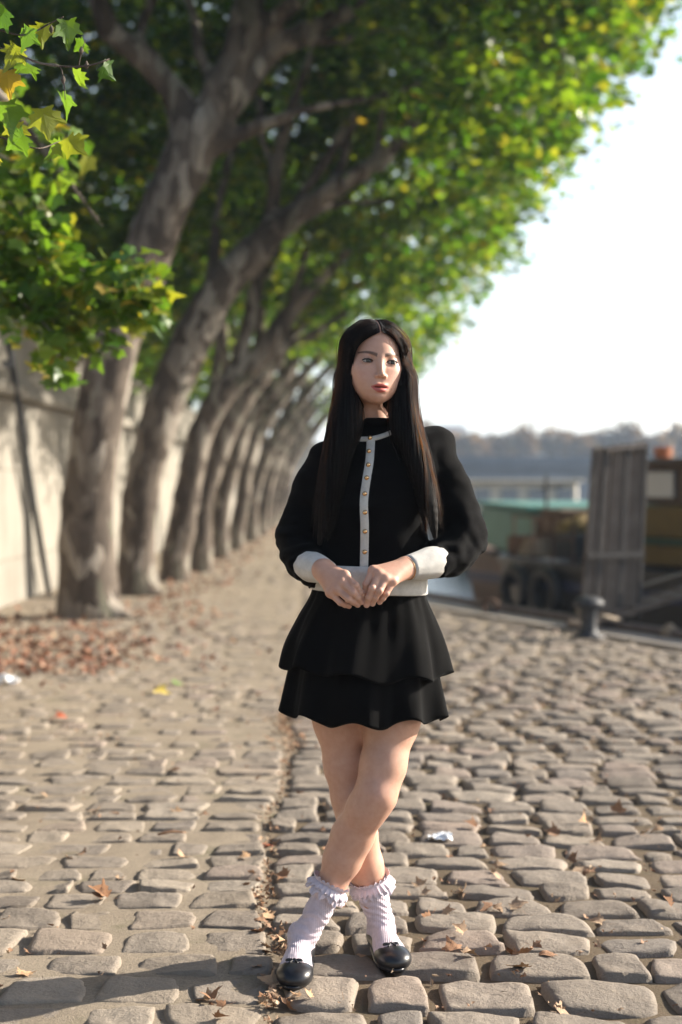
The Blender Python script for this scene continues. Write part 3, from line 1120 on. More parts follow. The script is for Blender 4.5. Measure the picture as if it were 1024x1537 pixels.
def edge_x(y): return np.interp(y, EDGE[:, 1], EDGE[:, 0])


SEAM = lambda y: -.13 - .022 * y + .028 * np.sin(2.1 * y + .6) + .016 * np.sin(5.7 * y)
REL = [(np.array([-.02, 3.7]), .0)]


def stone_material():
    m = Mat("cobble", .82)
    m.b.inputs["Specular IOR Level"].default_value = .3
    v = m.coord()
    a = m.node("ShaderNodeAttribute", attribute_name="stone")
    base = m.ramp(a.outputs["Fac"], [(0, (0.182, 0.153, 0.126)), (.25, (0.245, 0.209, 0.171)), (.5, (0.221, 0.185, 0.149)), (.72, (0.285, 0.244, 0.198)), (.88, (0.249, 0.197, 0.162)), (1, (0.200, 0.175, 0.150))])
    n1 = m.noise(v, 9, 6, .7); n2 = m.noise(v, 90, 5, .75)
    c = m.mix(.50, base, m.ramp(n1, [(.25, (.55, .52, .5)), (.5, (1, 1, 1)), (.8, (1.18, 1.12, 1.02))]), 'MULTIPLY')
    c = m.mix(.55, c, m.ramp(n2, [(.3, (.62, .6, .58)), (.55, (1, 1, 1)), (.75, (1.22, 1.2, 1.15))]), 'MULTIPLY')
    n5 = m.noise(v, 1.1, 4, .6)
    c = m.mix(.8, c, m.ramp(n5, [(.32, (.74, .73, .72)), (.5, (1, 1, 1)), (.7, (1.14, 1.11, 1.06))]), 'MULTIPLY')
    # sand rubbed into the low edges (height of the stone itself)
    h = m.node("ShaderNodeAttribute", attribute_name="low")
    c = m.mix(h.outputs["Fac"], c, (0.285, 0.234, 0.174, 1))
    m.color(c)
    ad = m.node("ShaderNodeMath", operation='MULTIPLY_ADD'); m.link(n2, ad.inputs[0]); ad.inputs[1].default_value = .55; m.link(n1, ad.inputs[2])
    n4 = m.noise(v, 28, 4, .7)
    a2 = m.node('ShaderNodeMath', operation='MULTIPLY_ADD'); m.link(n4, a2.inputs[0]); a2.inputs[1].default_value = .8; m.link(ad.outputs[0], a2.inputs[2])
    m.bumpmap(a2.outputs[0], .75, .010)
    return m.m


def sand_material():
    m = Mat("sand", .95)
    m.b.inputs["Specular IOR Level"].default_value = .15
    v = m.coord()
    n1 = m.noise(v, 3, 6, .7); n2 = m.noise(v, 120, 4, .8)
    c = m.ramp(n1, [(.3, (0.212, 0.173, 0.129)), (.6, (0.297, 0.246, 0.185)), (.8, (0.255, 0.216, 0.162))])
    c = m.mix(.6, c, m.ramp(n2, [(.3, (.5, .48, .45)), (.55, (1, 1, 1)), (.75, (1.25, 1.22, 1.15))]), 'MULTIPLY')
    sa = m.node('ShaderNodeAttribute', attribute_name='soil_shade')
    c = m.mix(sa.outputs['Fac'], c, m.mix(1, c, (.52, .48, .43, 1), 'MULTIPLY'))  # darker fill right of the seam: soil and leaf bits, plus joint shadow tinted in
    # a little moss in the joints
    n3 = m.noise(v, 5, 4, .6)
    r = m.ramp(n3, [(.58, (0, 0, 0)), (.72, (.45, .45, .45))])
    c = m.mix(r, c, (.085, .09, .035, 1))
    m.color(c)
    m.bumpmap(n2, .7, .006)
    return m.m


M_STONE, M_SAND = stone_material(), sand_material()
M_QUAYW = simple("quay_wall_stone", (.22, .19, .16, 1), (.34, .30, .25, 1), 3, .9, .4, .02)

r = np.random.default_rng(21)


def sand_z(x, y):
    s = np.clip((x - SEAM(y)) / .12, 0, 1)
    n = vnoise(np.stack([x * 2.3, y * 2.3, x * 0 + 1.5], -1), 3) * .5 + .5
    n2 = vnoise(np.stack([x * 11, y * 11, x * 0 + 4.5], -1), 8)
    far = np.clip((y - 5.5) / 5, 0, 1)
    left = -.0030 - .0075 * n + .0045 * far + .002 * n2
    right = -.0235 + .012 * n + .003 * n2
    right = right * (1 - .40 * far)
    sm = np.exp(-((x - SEAM(y) - .03) / .055) ** 2) * np.clip(1 - (y - 3) / 6, 0, 1)
    return left * (1 - s) + right * s - .014 * sm


def lay_stones(y0, y1, xlo, xhi, rows_tilt, nu, nv, left, scale=1.0):
    """rows of setts; returns verts, faces, stone tint, low mask"""
    U = np.linspace(-1, 1, nu); Vv = np.linspace(-1, 1, nv)
    uu, vv = np.meshgrid(U, Vv); uu, vv = uu.ravel(), vv.ravel()
    out = []
    y = y0; row = 0
    while y < y1:
        dep = (.178 if left else .180) * (1 + .12 * r.normal()) * scale
        dep = min(max(dep, .14), .23)
        x = xhi(y) if left else xlo(y) + .012
        while (x > xlo(y) - .3) if left else (x < xhi(y) + .1):
            w = np.clip(r.normal(.232, .034) if r.random() < .86 else r.normal(.15, .02), .11, .32) * scale
            out.append((x - w / 2 if left else x + w / 2, y + dep / 2, w, dep, row))
            x += -w if left else w
        y += dep; row += 1
    S = np.array(out)
    if not len(S): return None
    n = len(S)
    cx, cy, w, dp = S[:, 0], S[:, 1], S[:, 2], S[:, 3]
    gap = (.003 + .011 * r.random(n)) if not left else (.004 + .014 * r.random(n))
    hw, hd = (w - gap) / 2, (dp - gap * (.9 if not left else .8)) / 2
    cc = .05 + .13 * r.random((n, 1))
    cc2 = .07 + .20 * r.random((n, 1))
    px = uu[None] * np.sqrt(1 - cc * vv[None] ** 2); py = vv[None] * np.sqrt(1 - cc2 * uu[None] ** 2)
    # trapezoid and bent outlines
    px = px * (1 + .13 * np.clip(r.normal(size=(n, 1)), -1.5, 1.5) * vv[None]); py = py * (1 + .13 * np.clip( r.normal(size=(n, 1)), -1.5, 1.5) * uu[None]) + .07 * r.normal(size=(n, 1)) * uu[None] ** 2
    e = np.maximum(np.abs(uu), np.abs(vv))[None]
    dome = .0065 if not left else .003
    pw = 2.2 + 1.4 * r.random((n, 1))
    ea = .82 + .10 * vnoise(np.stack([cx[:, None] * 9 + uu[None] * 1.6, cy[:, None] * 9 + vv[None] * 1.6, 0 * px], -1), 33)
    dedge = np.clip((e - ea) / (1 - ea), 0, 1)
    rad2 = (uu ** 2 * .6 + vv ** 2 * .6)[None]
    z = -dome * (.5 + r.random((n, 1))) * rad2 ** (pw * .5) - .070 * dedge ** 2.8
    X = cx[:, None] + px * hw[:, None]; Y = cy[:, None] + py * hd[:, None]
    # hand-cut lumps
    q = np.stack([X * 16, Y * 16, np.arange(n)[:, None] * 3.7 + 0 * X], -1)
    q2 = np.stack([X * 45, Y * 45, np.arange(n)[:, None] * 1.7 + 0 * X], -1)
    lum = vnoise(q, 5)
    z = z + .0050 * lum + .0016 * vnoise(q2, 6) * (1 if nu > 8 else 0)
    X = X + .006 * vnoise(q[..., [1, 2, 0]], 15) * e; Y = Y + .005 * vnoise(q[..., [2, 0, 1]], 16) * e
    z = z + .014 * r.normal(size=(n, 1)) * uu[None] * .35 + .012 * r.normal(size=(n, 1)) * vv[None] * .35
    z = z + r.normal(0, .0035 if not left else .0025, (n, 1)) - .001
    if left: z = z - .003 * (r.random((n, 1)) < .25) * 2
    # gentle settling of the whole pavement
    ang = rows_tilt
    X2 = X; Y2 = Y + np.tan(ang) * (X) + .05 * vnoise(np.stack([X * .45, Y * .45, X * 0], -1), 40)
    Z = z + .006 * vnoise(np.stack([X2 * .8, Y2 * .8, X2 * 0], -1), 41)
    P = np.stack([X2, Y2, Z], -1)
    keep = P[:, :, 0].max(1) < edge_x(P[:, :, 1].mean(1)) - .32
    sx = SEAM(P[:, :, 1].mean(1)); mx = P[:, :, 0].mean(1)
    keep &= ((mx < sx) if left else (mx > sx))
    P = P[keep]; n = len(P)
    I = np.arange((nu) * (nv)).reshape(nv, nu)
    f = np.stack([I[:-1, :-1], I[:-1, 1:], I[1:, 1:], I[1:, :-1]], -1).reshape(-1, 4)
    F = (f[None] + (np.arange(n) * nu * nv)[:, None, None]).reshape(-1, 4)
    tint = np.repeat(r.random(n), nu * nv)
    low = (np.clip((e - .80) / .2, 0, 1) * (.75 if left else .35) * np.ones((n, 1))).ravel()
    if left: low = np.maximum(low, np.repeat((r.random(n) ** 3) * .55, nu * nv))
    return P.reshape(-1, 3), F, tint, low


def half_w(y, k=.27, add=.5): return k * y + add


def pave():
    parts = []
    for (y0, y1, nu, nv) in ((2.9, 6.6, 19, 15), (6.6, 12.0, 9, 7), (12.0, 27.0, 6, 5)):
        parts.append(lay_stones(y0, y1, lambda y: -half_w(y), lambda y: SEAM(y), .015, nu, nv, True))
        parts.append(lay_stones(y0, y1, lambda y: SEAM(y), lambda y: min(half_w(y), edge_x(y)), -.035, nu, nv, False))
    V, F, T, Lw = [], [], [], []; b = 0
    for p in parts:
        V.append(p[0]); F.append(p[1] + b); T.append(p[2]); Lw.append(p[3]); b += len(p[0])
    V = np.concatenate(V)
    o = mesh_obj("cobblestones", V, np.concatenate(F), M_STONE)
    tag(o, kind="structure")
    for nm, arr in (("stone", np.concatenate(T)), ("low", np.concatenate(Lw))):
        a = o.data.attributes.new(nm, 'FLOAT', 'POINT'); a.data.foreach_set("value", arr.astype(np.float32))
    return V


STV = pave()
RX0, RY0, RS = -3.2, 2.8, .012
RAST = np.full((540, 700), -9.0)
_i = ((STV[:, 0] - RX0) / RS).astype(int); _j = ((STV[:, 1] - RY0) / RS).astype(int)
_m = (_i > 1) & (_i < 538) & (_j > 1) & (_j < 698)
for _a in (-1, 0, 1):
    for _b in (-1, 0, 1): np.maximum.at(RAST, (_i[_m] + _a, _j[_m] + _b), STV[_m, 2])


def in_joint(x, y):
    i, j = int((x - RX0) / RS), int((y - RY0) / RS)
    return not (0 <= i < 540 and 0 <= j < 700) or RAST[i, j] < -.016


# the ground sheet, one grid stretched up to the water's edge
ys = np.concatenate([np.linspace(-8, 2.5, 15), np.arange(2.6, 7.5, .028), np.arange(7.5, 16, .08), np.linspace(16, 40, 60), np.linspace(41, 110, 30)])
t = np.concatenate([np.linspace(-1, -.2, 16)[:-1], np.linspace(-.2, 1, 150)])
GX = np.empty((len(ys), len(t))); GY = np.repeat(ys[:, None], len(t), 1)
for i, y in enumerate(ys):
    hi = edge_x(y); lo = min(-half_w(max(y, 3), .27, .4), hi - 1)
    GX[i] = np.where(t < -.2, lo + (t + .2) / .8 * (lo + 45), lo + (t + .2) / 1.2 * (hi - lo))
fade = np.clip((27 - GY) / 2, 0, 1) * np.clip((half_w(np.maximum(GY, 3), .27, .4) + .2 - np.abs(GX)) / .2 * (GX < 0) + (GX >= 0), 0, 1)
ez = np.clip((edge_x(GY) - GX - .30) / .03, 0, 1)
GZ = sand_z(GX, GY) * fade * ez + (1 - ez) * .012 + (1 - fade) * -.004
I = np.arange(GX.size).reshape(GX.shape)
F = np.stack([I[:-1, :-1], I[:-1, 1:], I[1:, 1:], I[1:, :-1]], -1).reshape(-1, 4)
go = tag(mesh_obj("ground", np.stack([GX, GY, GZ], -1).reshape(-1, 3), F, M_SAND), kind="structure")
_a = go.data.attributes.new("soil_shade", 'FLOAT', 'POINT'); _a.data.foreach_set("value", (np.clip((GX - SEAM(GY) + .04) / .10, 0, 1) * np.clip((14 - GY) / 6, 0, 1)).ravel().astype(np.float32))

# vertical stone face of the quay down into the river, with a granite coping
V, F = [], []
E = spline(np.c_[EDGE, np.zeros(len(EDGE))], 60)
for x, y, _ in E: V += [(x, y, .012), (x + .02, y + .02, -.25), (x + .1, y + .03, -4.0)]
for i in range(len(E) - 1):
    for j in (0, 1): F.append((i * 3 + j, i * 3 + 3 + j, i * 3 + 4 + j, i * 3 + 1 + j))
tag(mesh_obj("quay_face", V, F, M_QUAYW, smooth=False), kind="structure")
V, F = [], []
n_ = np.gradient(E[:, :2], axis=0); n_ /= np.linalg.norm(n_, axis=1)[:, None]; nrm = np.stack([n_[:, 1], -n_[:, 0]], 1)
for i in range(len(E)):
    a = E[i, :2] - nrm[i] * .30; b = E[i, :2] + nrm[i] * .03
    V += [(a[0], a[1], .0), (a[0], a[1], .022), (b[0], b[1], .026), (b[0], b[1], -.20)]
for i in range(len(E) - 1):
    for j in range(3): F.append((i * 4 + j, i * 4 + 4 + j, i * 4 + 5 + j, i * 4 + 1 + j))
tag(mesh_obj("coping", V, F, M_QUAYW, smooth=False), kind="structure")


# ------------------------------------------------------------------ leaves
def leaf_outline(seed, teeth=True):
    """plane-tree leaf: five pointed lobes, stalk at the origin, about one unit long"""
    q = np.random.default_rng(seed)
    lobes = [(-2.15, .50), (-1.10, .80), (0, 1.0), (1.10, .80), (2.15, .50)]
    pts = []
    for i, (a, l) in enumerate(lobes):
        a2 = a + q.normal(0, .05); l2 = l * (1 + q.normal(0, .06))
        if teeth:
            pts += [(a2 - .30, l2 * .66), (a2 - .17, l2 * .70), (a2 - .10, l2 * .86), (a2, l2), (a2 + .10, l2 * .86), (a2 + .17, l2 * .70), (a2 + .30, l2 * .66)]
        else:
            pts += [(a2 - .24, l2 * .70), (a2, l2), (a2 + .24, l2 * .70)]
        if i < 4:
            pts.append(((a + lobes[i + 1][0]) / 2, .56 * (.9 + .2 * q.random())))
    pts.append((2.75, .22)); pts.insert(0, (-2.75, .22))
    P = np.array([(l * math.sin(a) * .62, .30 + l * math.cos(a) * .62) for a, l in pts])
    return P


def leaf_mesh(seed, teeth=True, curl=.15, thick=0):
    P = leaf_outline(seed, teeth); n = len(P)
    q = np.random.default_rng(seed + 100)
    c = np.array([[0, .30]])
    mid = c + (P - c) * .52
    allp = np.concatenate([c, mid, P])
    x, y = allp[:, 0], allp[:, 1]
    ph = q.random(4) * 6.28
    z = curl * (.9 * np.abs(x) ** 1.5 * np.sign(curl) * (1 if q.random() < .7 else -1) + .55 * np.sin(3.2 * x + ph[0]) * np.abs(x) + .5 * np.sin(2.5 * y + ph[1]) * y + .35 * np.sin(7 * x + 5 * y + ph[2]) * (x * x + (y - .3) ** 2))
    V = np.stack([x, y, z], -1)
    F = []
    for i in range(n - 1):
        F.append((0, 1 + i, 2 + i)); F.append((1 + i, 1 + n + i, 2 + n + i, 2 + i))
    F.append((0, n, 1)); F.append((n, 2 * n, 1 + n, 1))
    return V, F


def dry_leaf_mat(name, a, b):
    m = Mat(name, .8); v = m.coord()
    n = m.noise(v, 45, 5, .7)
    oi = m.node("ShaderNodeObjectInfo")
    c = m.ramp(n, [(.3, a), (.7, b)])
    c2 = m.mix(oi.outputs["Random"], c, m.mix(1, c, (1.35, 1.2, 1.0, 1), 'MULTIPLY'))
    m.color(c2); m.bumpmap(n, .5, .004)
    return m.m


M_DRY = dry_leaf_mat("dry_leaf", (.15, .078, .042, 1), (.32, .185, .105, 1))
M_DRYP = dry_leaf_mat("pale_dry_leaf", (.29, .19, .115, 1), (.44, .31, .20, 1))
M_RED = dry_leaf_mat("red_leaf", (.30, .065, .025, 1), (.45, .11, .04, 1))
M_YEL = dry_leaf_mat("yellow_leaf", (.50, .42, .07, 1), (.58, .50, .14, 1))
M_GRN = dry_leaf_mat("green_leaf", (.16, .34, .06, 1), (.26, .45, .10, 1))


def leaf_data(seed, mat, curl):
    V, F = leaf_mesh(seed, True, curl)
    st = len(V)
    # short stalk
    V = np.concatenate([V, [(-.008, .02, 0), (.008, .02, 0), (.012, -.28, .05), (-.004, -.28, .05)]]); F = F + [(st, st + 1, st + 2, st + 3)]
    me = bpy.data.meshes.new("fallen_leaf"); me.from_pydata([tuple(q) for q in V], [], F); me.update()
    me.materials.append(mat)
    return me


KINDS = []
for i in range(7): KINDS.append((leaf_data(300 + i, M_DRY, .55), "curled brown plane leaf lying dry on the cobbles"))
for i in range(5): KINDS.append((leaf_data(320 + i, M_DRYP, .45), "pale tan plane leaf lying dry on the cobbles"))


def ground_z(x, y):
    d = (STV[:, 0] - x) ** 2 + (STV[:, 1] - y) ** 2
    m = d < .03 ** 2
    return max(float(np.percentile(STV[m, 2], 75)) if m.any() else -9, float(sand_z(np.array(x), np.array(y))))


def put_leaf(x, y, size, data, label, group, sink=0, tilt=.35):
    o = bpy.data.objects.new("fallen_leaf", data); COL.objects.link(o)
    o.location = (x, y, ground_z(x, y) + .008 - sink)
    o.rotation_euler = (r.normal(0, tilt), r.normal(0, tilt), r.random() * 6.28)
    o.scale = (size, size * (.75 + .4 * r.random()), size * (.8 + .8 * r.random()))
    tag(o, label, "leaf", group)
    return o


def unpix(px, py):
    d = FOC * CAM_H / (py - HOR)
    return (px - 512) / FOC * d, d


# leaves singled out in the photo: pixel place, size, data, label
for px, py, sz, mt, lab in ((392, 1262, .065, M_RED, "small bright red leaf in the sandy seam between the two pavings"),
                            (384, 1140 + 0, .07, M_DRY, None), (225, 1040, .15, M_YEL, "yellow plane leaf lying on the cobbles left of the skirt"),
                            (268, 1029, .12, M_GRN, "green plane leaf lying beside the yellow one on the cobbles"),
                            (388, 1364 - 8, .07, M_RED, None), (105, 1082, .13, M_RED, "rusty red leaf standing upright on the left cobbles")):
    if lab is None: continue
    x, d = unpix(px, py)
    o = put_leaf(x, d, sz, leaf_data(int(px), mt, .4), lab, None, 0, .25)

# loose dry leaves on the near paving: mostly caught in the joints right of the seam
spots = []
named = [(170, 1350, .10), (158, 1352, .07), (115, 1290, .08), (128, 1282, .06), (30, 1322, .08), (265, 1222, .08), (300, 1225, .06), (150, 1215, .08), (320, 1505, .08), (345, 1510, .06), (318, 1530, .07),
         (690, 1440, .10), (685, 1432, .08), (830, 1470, .10), (800, 1455, .09), (775, 1430, .11), (815, 1440, .09), (835, 1525, .10), (865, 1525, .09), (795, 1420, .07), (870, 1300, .08), (880, 1305, .09), (850, 1288, .07), (890, 1310, .07),
         (745, 1362, .08), (735, 1365, .07), (790, 1370, .09), (760, 1362, .09), (680, 1340, .08), (630, 1340, .06), (650, 1375, .08), (660, 1372, .06), (910, 1385, .07), (1012, 1365, .07), (965, 1410, .06), (740, 1300, .08), (745, 1310, .07), (755, 1316, .06),
         (845, 1252, .09), (830, 1248, .08), (1000, 1250, .10), (960, 1255, .07), (800, 1255, .06), (925, 1220, .09), (880, 1235, .08), (700, 1410, .07), (600, 1400, .05), (505, 1365, .09), (400, 1400, .07), (395, 1375, .06), (388, 1340, .07), (385, 1315, .06), (380, 1290, .07), (392, 1385, .06), (405, 1415, .05), (378, 1330, .05), (400, 1350, .05)]
for px, py, sz in named:
    x, d = unpix(px, py); spots.append((x, d, sz))
for i in range(420):
    d = 3.45 + 8.5 * r.random() ** 1.6
    x = r.normal(SEAM(d) + .03, .05) if r.random() < .22 else (SEAM(d) + abs(r.normal(0, .55)) * (d / 4) if r.random() < .62 else -half_w(d, .25, 0) * r.random())
    if not in_joint(x, d) and r.random() < .75: continue
    if abs(x) < half_w(d, .25, .05): spots.append((x, d, .035 + .06 * r.random() ** 1.5))
for x, d, sz in spots:
    me, lab = KINDS[r.integers(0, len(KINDS))]
    put_leaf(x, d, sz * .84, me, lab, "dry leaves scattered on the near cobbles", .004, .3)


# countless small leaves: the drifts by the trees and crumbs in the joints
def litter(n, place, size, name, mat):
    V, F = [], []; b = 0
    shapes = [leaf_mesh(500 + i, False, .6) for i in range(6)]
    for i in range(n):
        x, y = place()
        v, f = shapes[r.integers(0, 6)]
        s = size * (.55 + .8 * r.random())
        if size < .05: v = v * np.array([.25 + .5 * r.random(), 1, 1])
        R = np.array(Euler((r.normal(0, .3), r.normal(0, .3), r.random() * 6.28)).to_matrix())
        z = float(sand_z(np.array(x), np.array(y))) if y < 27 else 0
        V.append(v * np.array([s, s, s * 1.3]) @ R.T + np.array([x, y, max(z, -.012) + .012 + .012 * r.random()])); F += [tuple(k + b for k in q) for q in f]; b += len(v)
    o = mesh_obj(name, np.concatenate(V), F, mat, smooth=False)
    tag(o, kind="stuff")
    return o


def rel_litter_mat():
    m = Mat("leaf_litter", .85); g = m.node("ShaderNodeNewGeometry")
    m.color(m.ramp(g.outputs["Random Per Island"], [(0, (.11, .05, .03)), (.3, (.21, .085, .048)), (.6, (.28, .125, .07)), (.85, (.34, .19, .11)), (1, (.38, .26, .17))]))
    return m.m


M_LIT = rel_litter_mat()
M_LITP = rel_litter_mat()
for _e, _c in zip(M_LITP.node_tree.nodes["Color Ramp"].color_ramp.elements, ((.16, .08, .045), (.26, .15, .085), (.36, .23, .14), (.44, .31, .20), (.52, .40, .27))): _e.color = _c + (1,)


def drift():
    k = r.random()
    if k < .28:                                   # heap at the left in front of the first tree
        y = 11.2 + 1.3 * r.normal(); x = -2.35 + .75 * r.normal() - .05 * (y - 10)
        if vnoise(np.array([x * 2.2, y * 1.6, 0.]), 9) < -.15: y += .9
        return x, y
    if k < .52:
        y = 9.3 + abs(r.normal(0, 1.4)); return -2.15 + r.normal(0, .38), y
    y = 13.5 + 30 * r.random() ** 1.3; return -1.75 + r.normal(0, .32) - .2 * r.random(), y


litter(1300, drift, .075, "leaf_litter", M_LIT)


def crumbs():
    for _ in range(40):
        d = 3.3 + 6 * r.random() ** 1.3
        x = r.normal(SEAM(d) + .02, .04) if r.random() < .22 else (SEAM(d) + r.random() * half_w(d, .3, .3) if r.random() < .72 else -half_w(d) * r.random())
        if in_joint(x, d): break
    return x, d


litter(1900, crumbs, .024, "leaf_crumbs", M_LITP)

# litter of the human kind
M_PAPER = simple("paper", (.72, .74, .78, 1), (.82, .84, .86, 1), 20, .7, .3, .004)


def crumple(px, py, size, label):
    x, d = unpix(px, py); q = np.random.default_rng(int(px))
    n = 12; V = []; F = []
    for i in range(n):
        for j in range(n):
            u, v = i / (n - 1) - .5, j / (n - 1) - .5
            z = .35 * vnoise(np.array([u * 4 + px, v * 4, 1.]), 2) + .18 * vnoise(np.array([u * 9, v * 9 + px, 2.]), 3) + .22
            V.append((x + size * (u + .3 * z * v), d + size * (v * .8), ground_z(x, d) + .004 + size * max(z, 0) * .7))
    for i in range(n - 1):
        for j in range(n - 1): F.append((i * n + j, i * n + n + j, i * n + n + j + 1, i * n + j + 1))
    tag(mesh_obj("crumpled_paper", V, F, M_PAPER, origin=(x, d, 0)), label, "litter")


crumple(12, 1026, .13, "crumpled white paper on the cobbles at the far left")
crumple(661, 1260, .085, "crumpled white wrapper in the joint right of the knees")
x, d = unpix(258, 1257)
m = MB(); m.tube(spline([(x - .05, d - .01, .012), (x, d, .02), (x + .05, d + .012, .014)], 8), [.004, .005, .006, .005, .005, .004, .003, .002], 7)
tag(m.build("twig", M_DRY, smooth=True, origin=(x, d, 0)), "dark dry twig lying on the left cobbles", "twig")
# ------------------------------------------------------------------ plane trees
def bark_material():
    m = Mat("plane_bark", .9); m.b.inputs["Specular IOR Level"].default_value = .2
    v = m.coord((1, 1, .45))
    n0 = m.noise(v, 2.2, 5, .65)
    w = m.node("ShaderNodeVectorMath", operation='MULTIPLY_ADD')
    vo = m.node("ShaderNodeTexVoronoi", Scale=10.5, Randomness=1.0)
    nn = m.node("ShaderNodeTexNoise", Scale=5.0, Detail=3); m.link(v, nn.inputs["Vector"])
    mx = m.node("ShaderNodeMix", data_type='VECTOR'); mx.inputs[0].default_value = .22
    m.link(v, mx.inputs[4]); m.link(nn.outputs["Color"], mx.inputs[5]); m.link(mx.outputs[1], vo.inputs["Vector"])
    sp = m.node("ShaderNodeSeparateColor"); m.link(vo.outputs["Color"], sp.inputs[0])
    c = m.ramp(sp.outputs[0], [(0, (.068, .054, .044)), (.3, (.105, .084, .067)), (.55, (.150, .122, .098)), (.75, (.225, .190, .155)), (.92, (.36, .32, .27)), (1, (.11, .105, .075))])
    c = m.mix(.7, c, m.ramp(n0, [(.3, (.5, .47, .44)), (.55, (1, 1, 1)), (.75, (1.2, 1.15, 1.1))]), 'MULTIPLY')
    n2 = m.noise(v, 26, 5, .75)
    c = m.mix(.5, c, m.ramp(n2, [(.3, (.6, .58, .55)), (.6, (1.1, 1.1, 1.1))]), 'MULTIPLY')
    m.color(c)
    ad = m.node("ShaderNodeMath", operation='MULTIPLY_ADD'); m.link(sp.outputs[0], ad.inputs[0]); ad.inputs[1].default_value = .6; m.link(n2, ad.inputs[2])
    m.bumpmap(ad.outputs[0], .7, .03)
    return m.m


def leaf_material(name, stops, trans=.52, rough=.34):
    m = Mat(name, rough); g = m.node("ShaderNodeNewGeometry")
    c = m.ramp(g.outputs["Random Per Island"], stops)
    m.color(c); m.b.inputs["Specular IOR Level"].default_value = .5
    tr = m.node("ShaderNodeBsdfTranslucent")
    m.link(m.mix(1, c, (2.4, 2.2, .80, 1), 'MULTIPLY'), tr.inputs["Color"])
    ms = m.node("ShaderNodeMixShader"); ms.inputs[0].default_value = trans
    m.link(m.b.outputs[0], ms.inputs[1]); m.link(tr.outputs[0], ms.inputs[2]); m.link(ms.outputs[0], m.out.inputs["Surface"])
    return m.m


M_BARK = bark_material()
M_LEAF = leaf_material("plane_leaves", [(0, (.025, .075, .012)), (.35, (.045, .105, .012)), (.65, (.085, .150, .015)), (.88, (.135, .185, .020)), (.985, (.20, .20, .03)), (1, (.24, .16, .03))])
M_LEAFN = leaf_material("near_plane_leaves", [(0, (.04, .10, .015)), (.4, (.075, .15, .02)), (.7, (.11, .18, .022)), (.9, (.19, .21, .03)), (1, (.27, .20, .04))], .42)
M_LEAFD = leaf_material("street_tree_leaves", [(0, (.02, .042, .010)), (.6, (.035, .06, .014)), (1, (.06, .075, .02))], .25)
M_LEAFA = leaf_material("autumn_leaves", [(0, (.10, .075, .03)), (.4, (.17, .095, .04)), (.7, (.20, .12, .05)), (1, (.09, .10, .03))], .3)

LP = np.array([(0, .32), (-.06, .04), (-.40, .10), (-.38, .29), (-.56, .52), (-.27, .60), (0, 1.0), (.27, .60), (.56, .52), (.38, .29), (.40, .10), (.06, .04)])
LF = np.array([(0, i, i + 1) for i in range(1, 11)])


def leaves(C, size, seed, droop=.5):
    """leaf-shaped faces at the centres C"""
    q = np.random.default_rng(seed); n = len(C)
    s = size * (.6 + .7 * q.random(n))
    az = q.random(n) * 2 * np.pi; tl = np.abs(q.normal(droop, .45, n)); rl = q.normal(0, .5, n)
    f = np.stack([np.cos(az) * np.cos(tl), np.sin(az) * np.cos(tl), -np.sin(tl)], -1)
    sd = np.stack([-np.sin(az), np.cos(az), 0 * az], -1); up = np.cross(sd, f)
    sd2 = sd * np.cos(rl)[:, None] + up * np.sin(rl)[:, None]; up2 = np.cross(sd2, f)
    fold = q.normal(.25, .2, n)
    x, y = LP[:, 0], LP[:, 1]
    z = fold[:, None] * np.abs(x)[None] - q.normal(.15, .15, (n, 1)) * (y ** 2)[None]
    V = C[:, None] + s[:, None, None] * (x[None, :, None] * sd2[:, None] + (y[None, :, None] - .3) * f[:, None] + z[..., None] * up2[:, None])
    F = (LF[None] + (np.arange(n) * len(LP))[:, None, None]).reshape(-1, 3)
    return V.reshape(-1, 3), F


def trunk_mesh(chains, parent, res=.03, amp=.022, name="trunk", mat=None, k=.10):
    pr = []
    lo, hi = np.full(3, 1e9), np.full(3, -1e9)
    for c in chains:
        c = np.array(c, float)
        n = max(3, int(np.linalg.norm(np.diff(c[:, :3], axis=0), axis=1).sum() / .35))
        s = spline(c, n) if len(c) > 2 else c
        s[:, 3] = np.maximum(s[:, 3], .012)
        pr += chain(s, k, .03)
        lo = np.minimum(lo, (s[:, :3] - s[:, 3:] - .06).min(0)); hi = np.maximum(hi, (s[:, :3] + s[:, 3:] + .06).max(0))
    lo[2] = max(lo[2], -.05)
    def post(d, p):
        return d + amp * vnoise(p * np.array([3.2, 3.2, 2.0]), 51) + amp * .45 * vnoise(p * np.array([9, 9, 5.]), 52)
    v, f = isosurface(pr, *[grid1((lo[a], hi[a], res)) for a in range(3)], post)
    return mesh_obj(name, v, f, mat or M_BARK, parent)


def pxs(rows):
    """rows px, py, distance, width in pixels"""
    return [np.append(W(a, b, d), w * .46 * d / FOC) for a, b, d, w in rows]


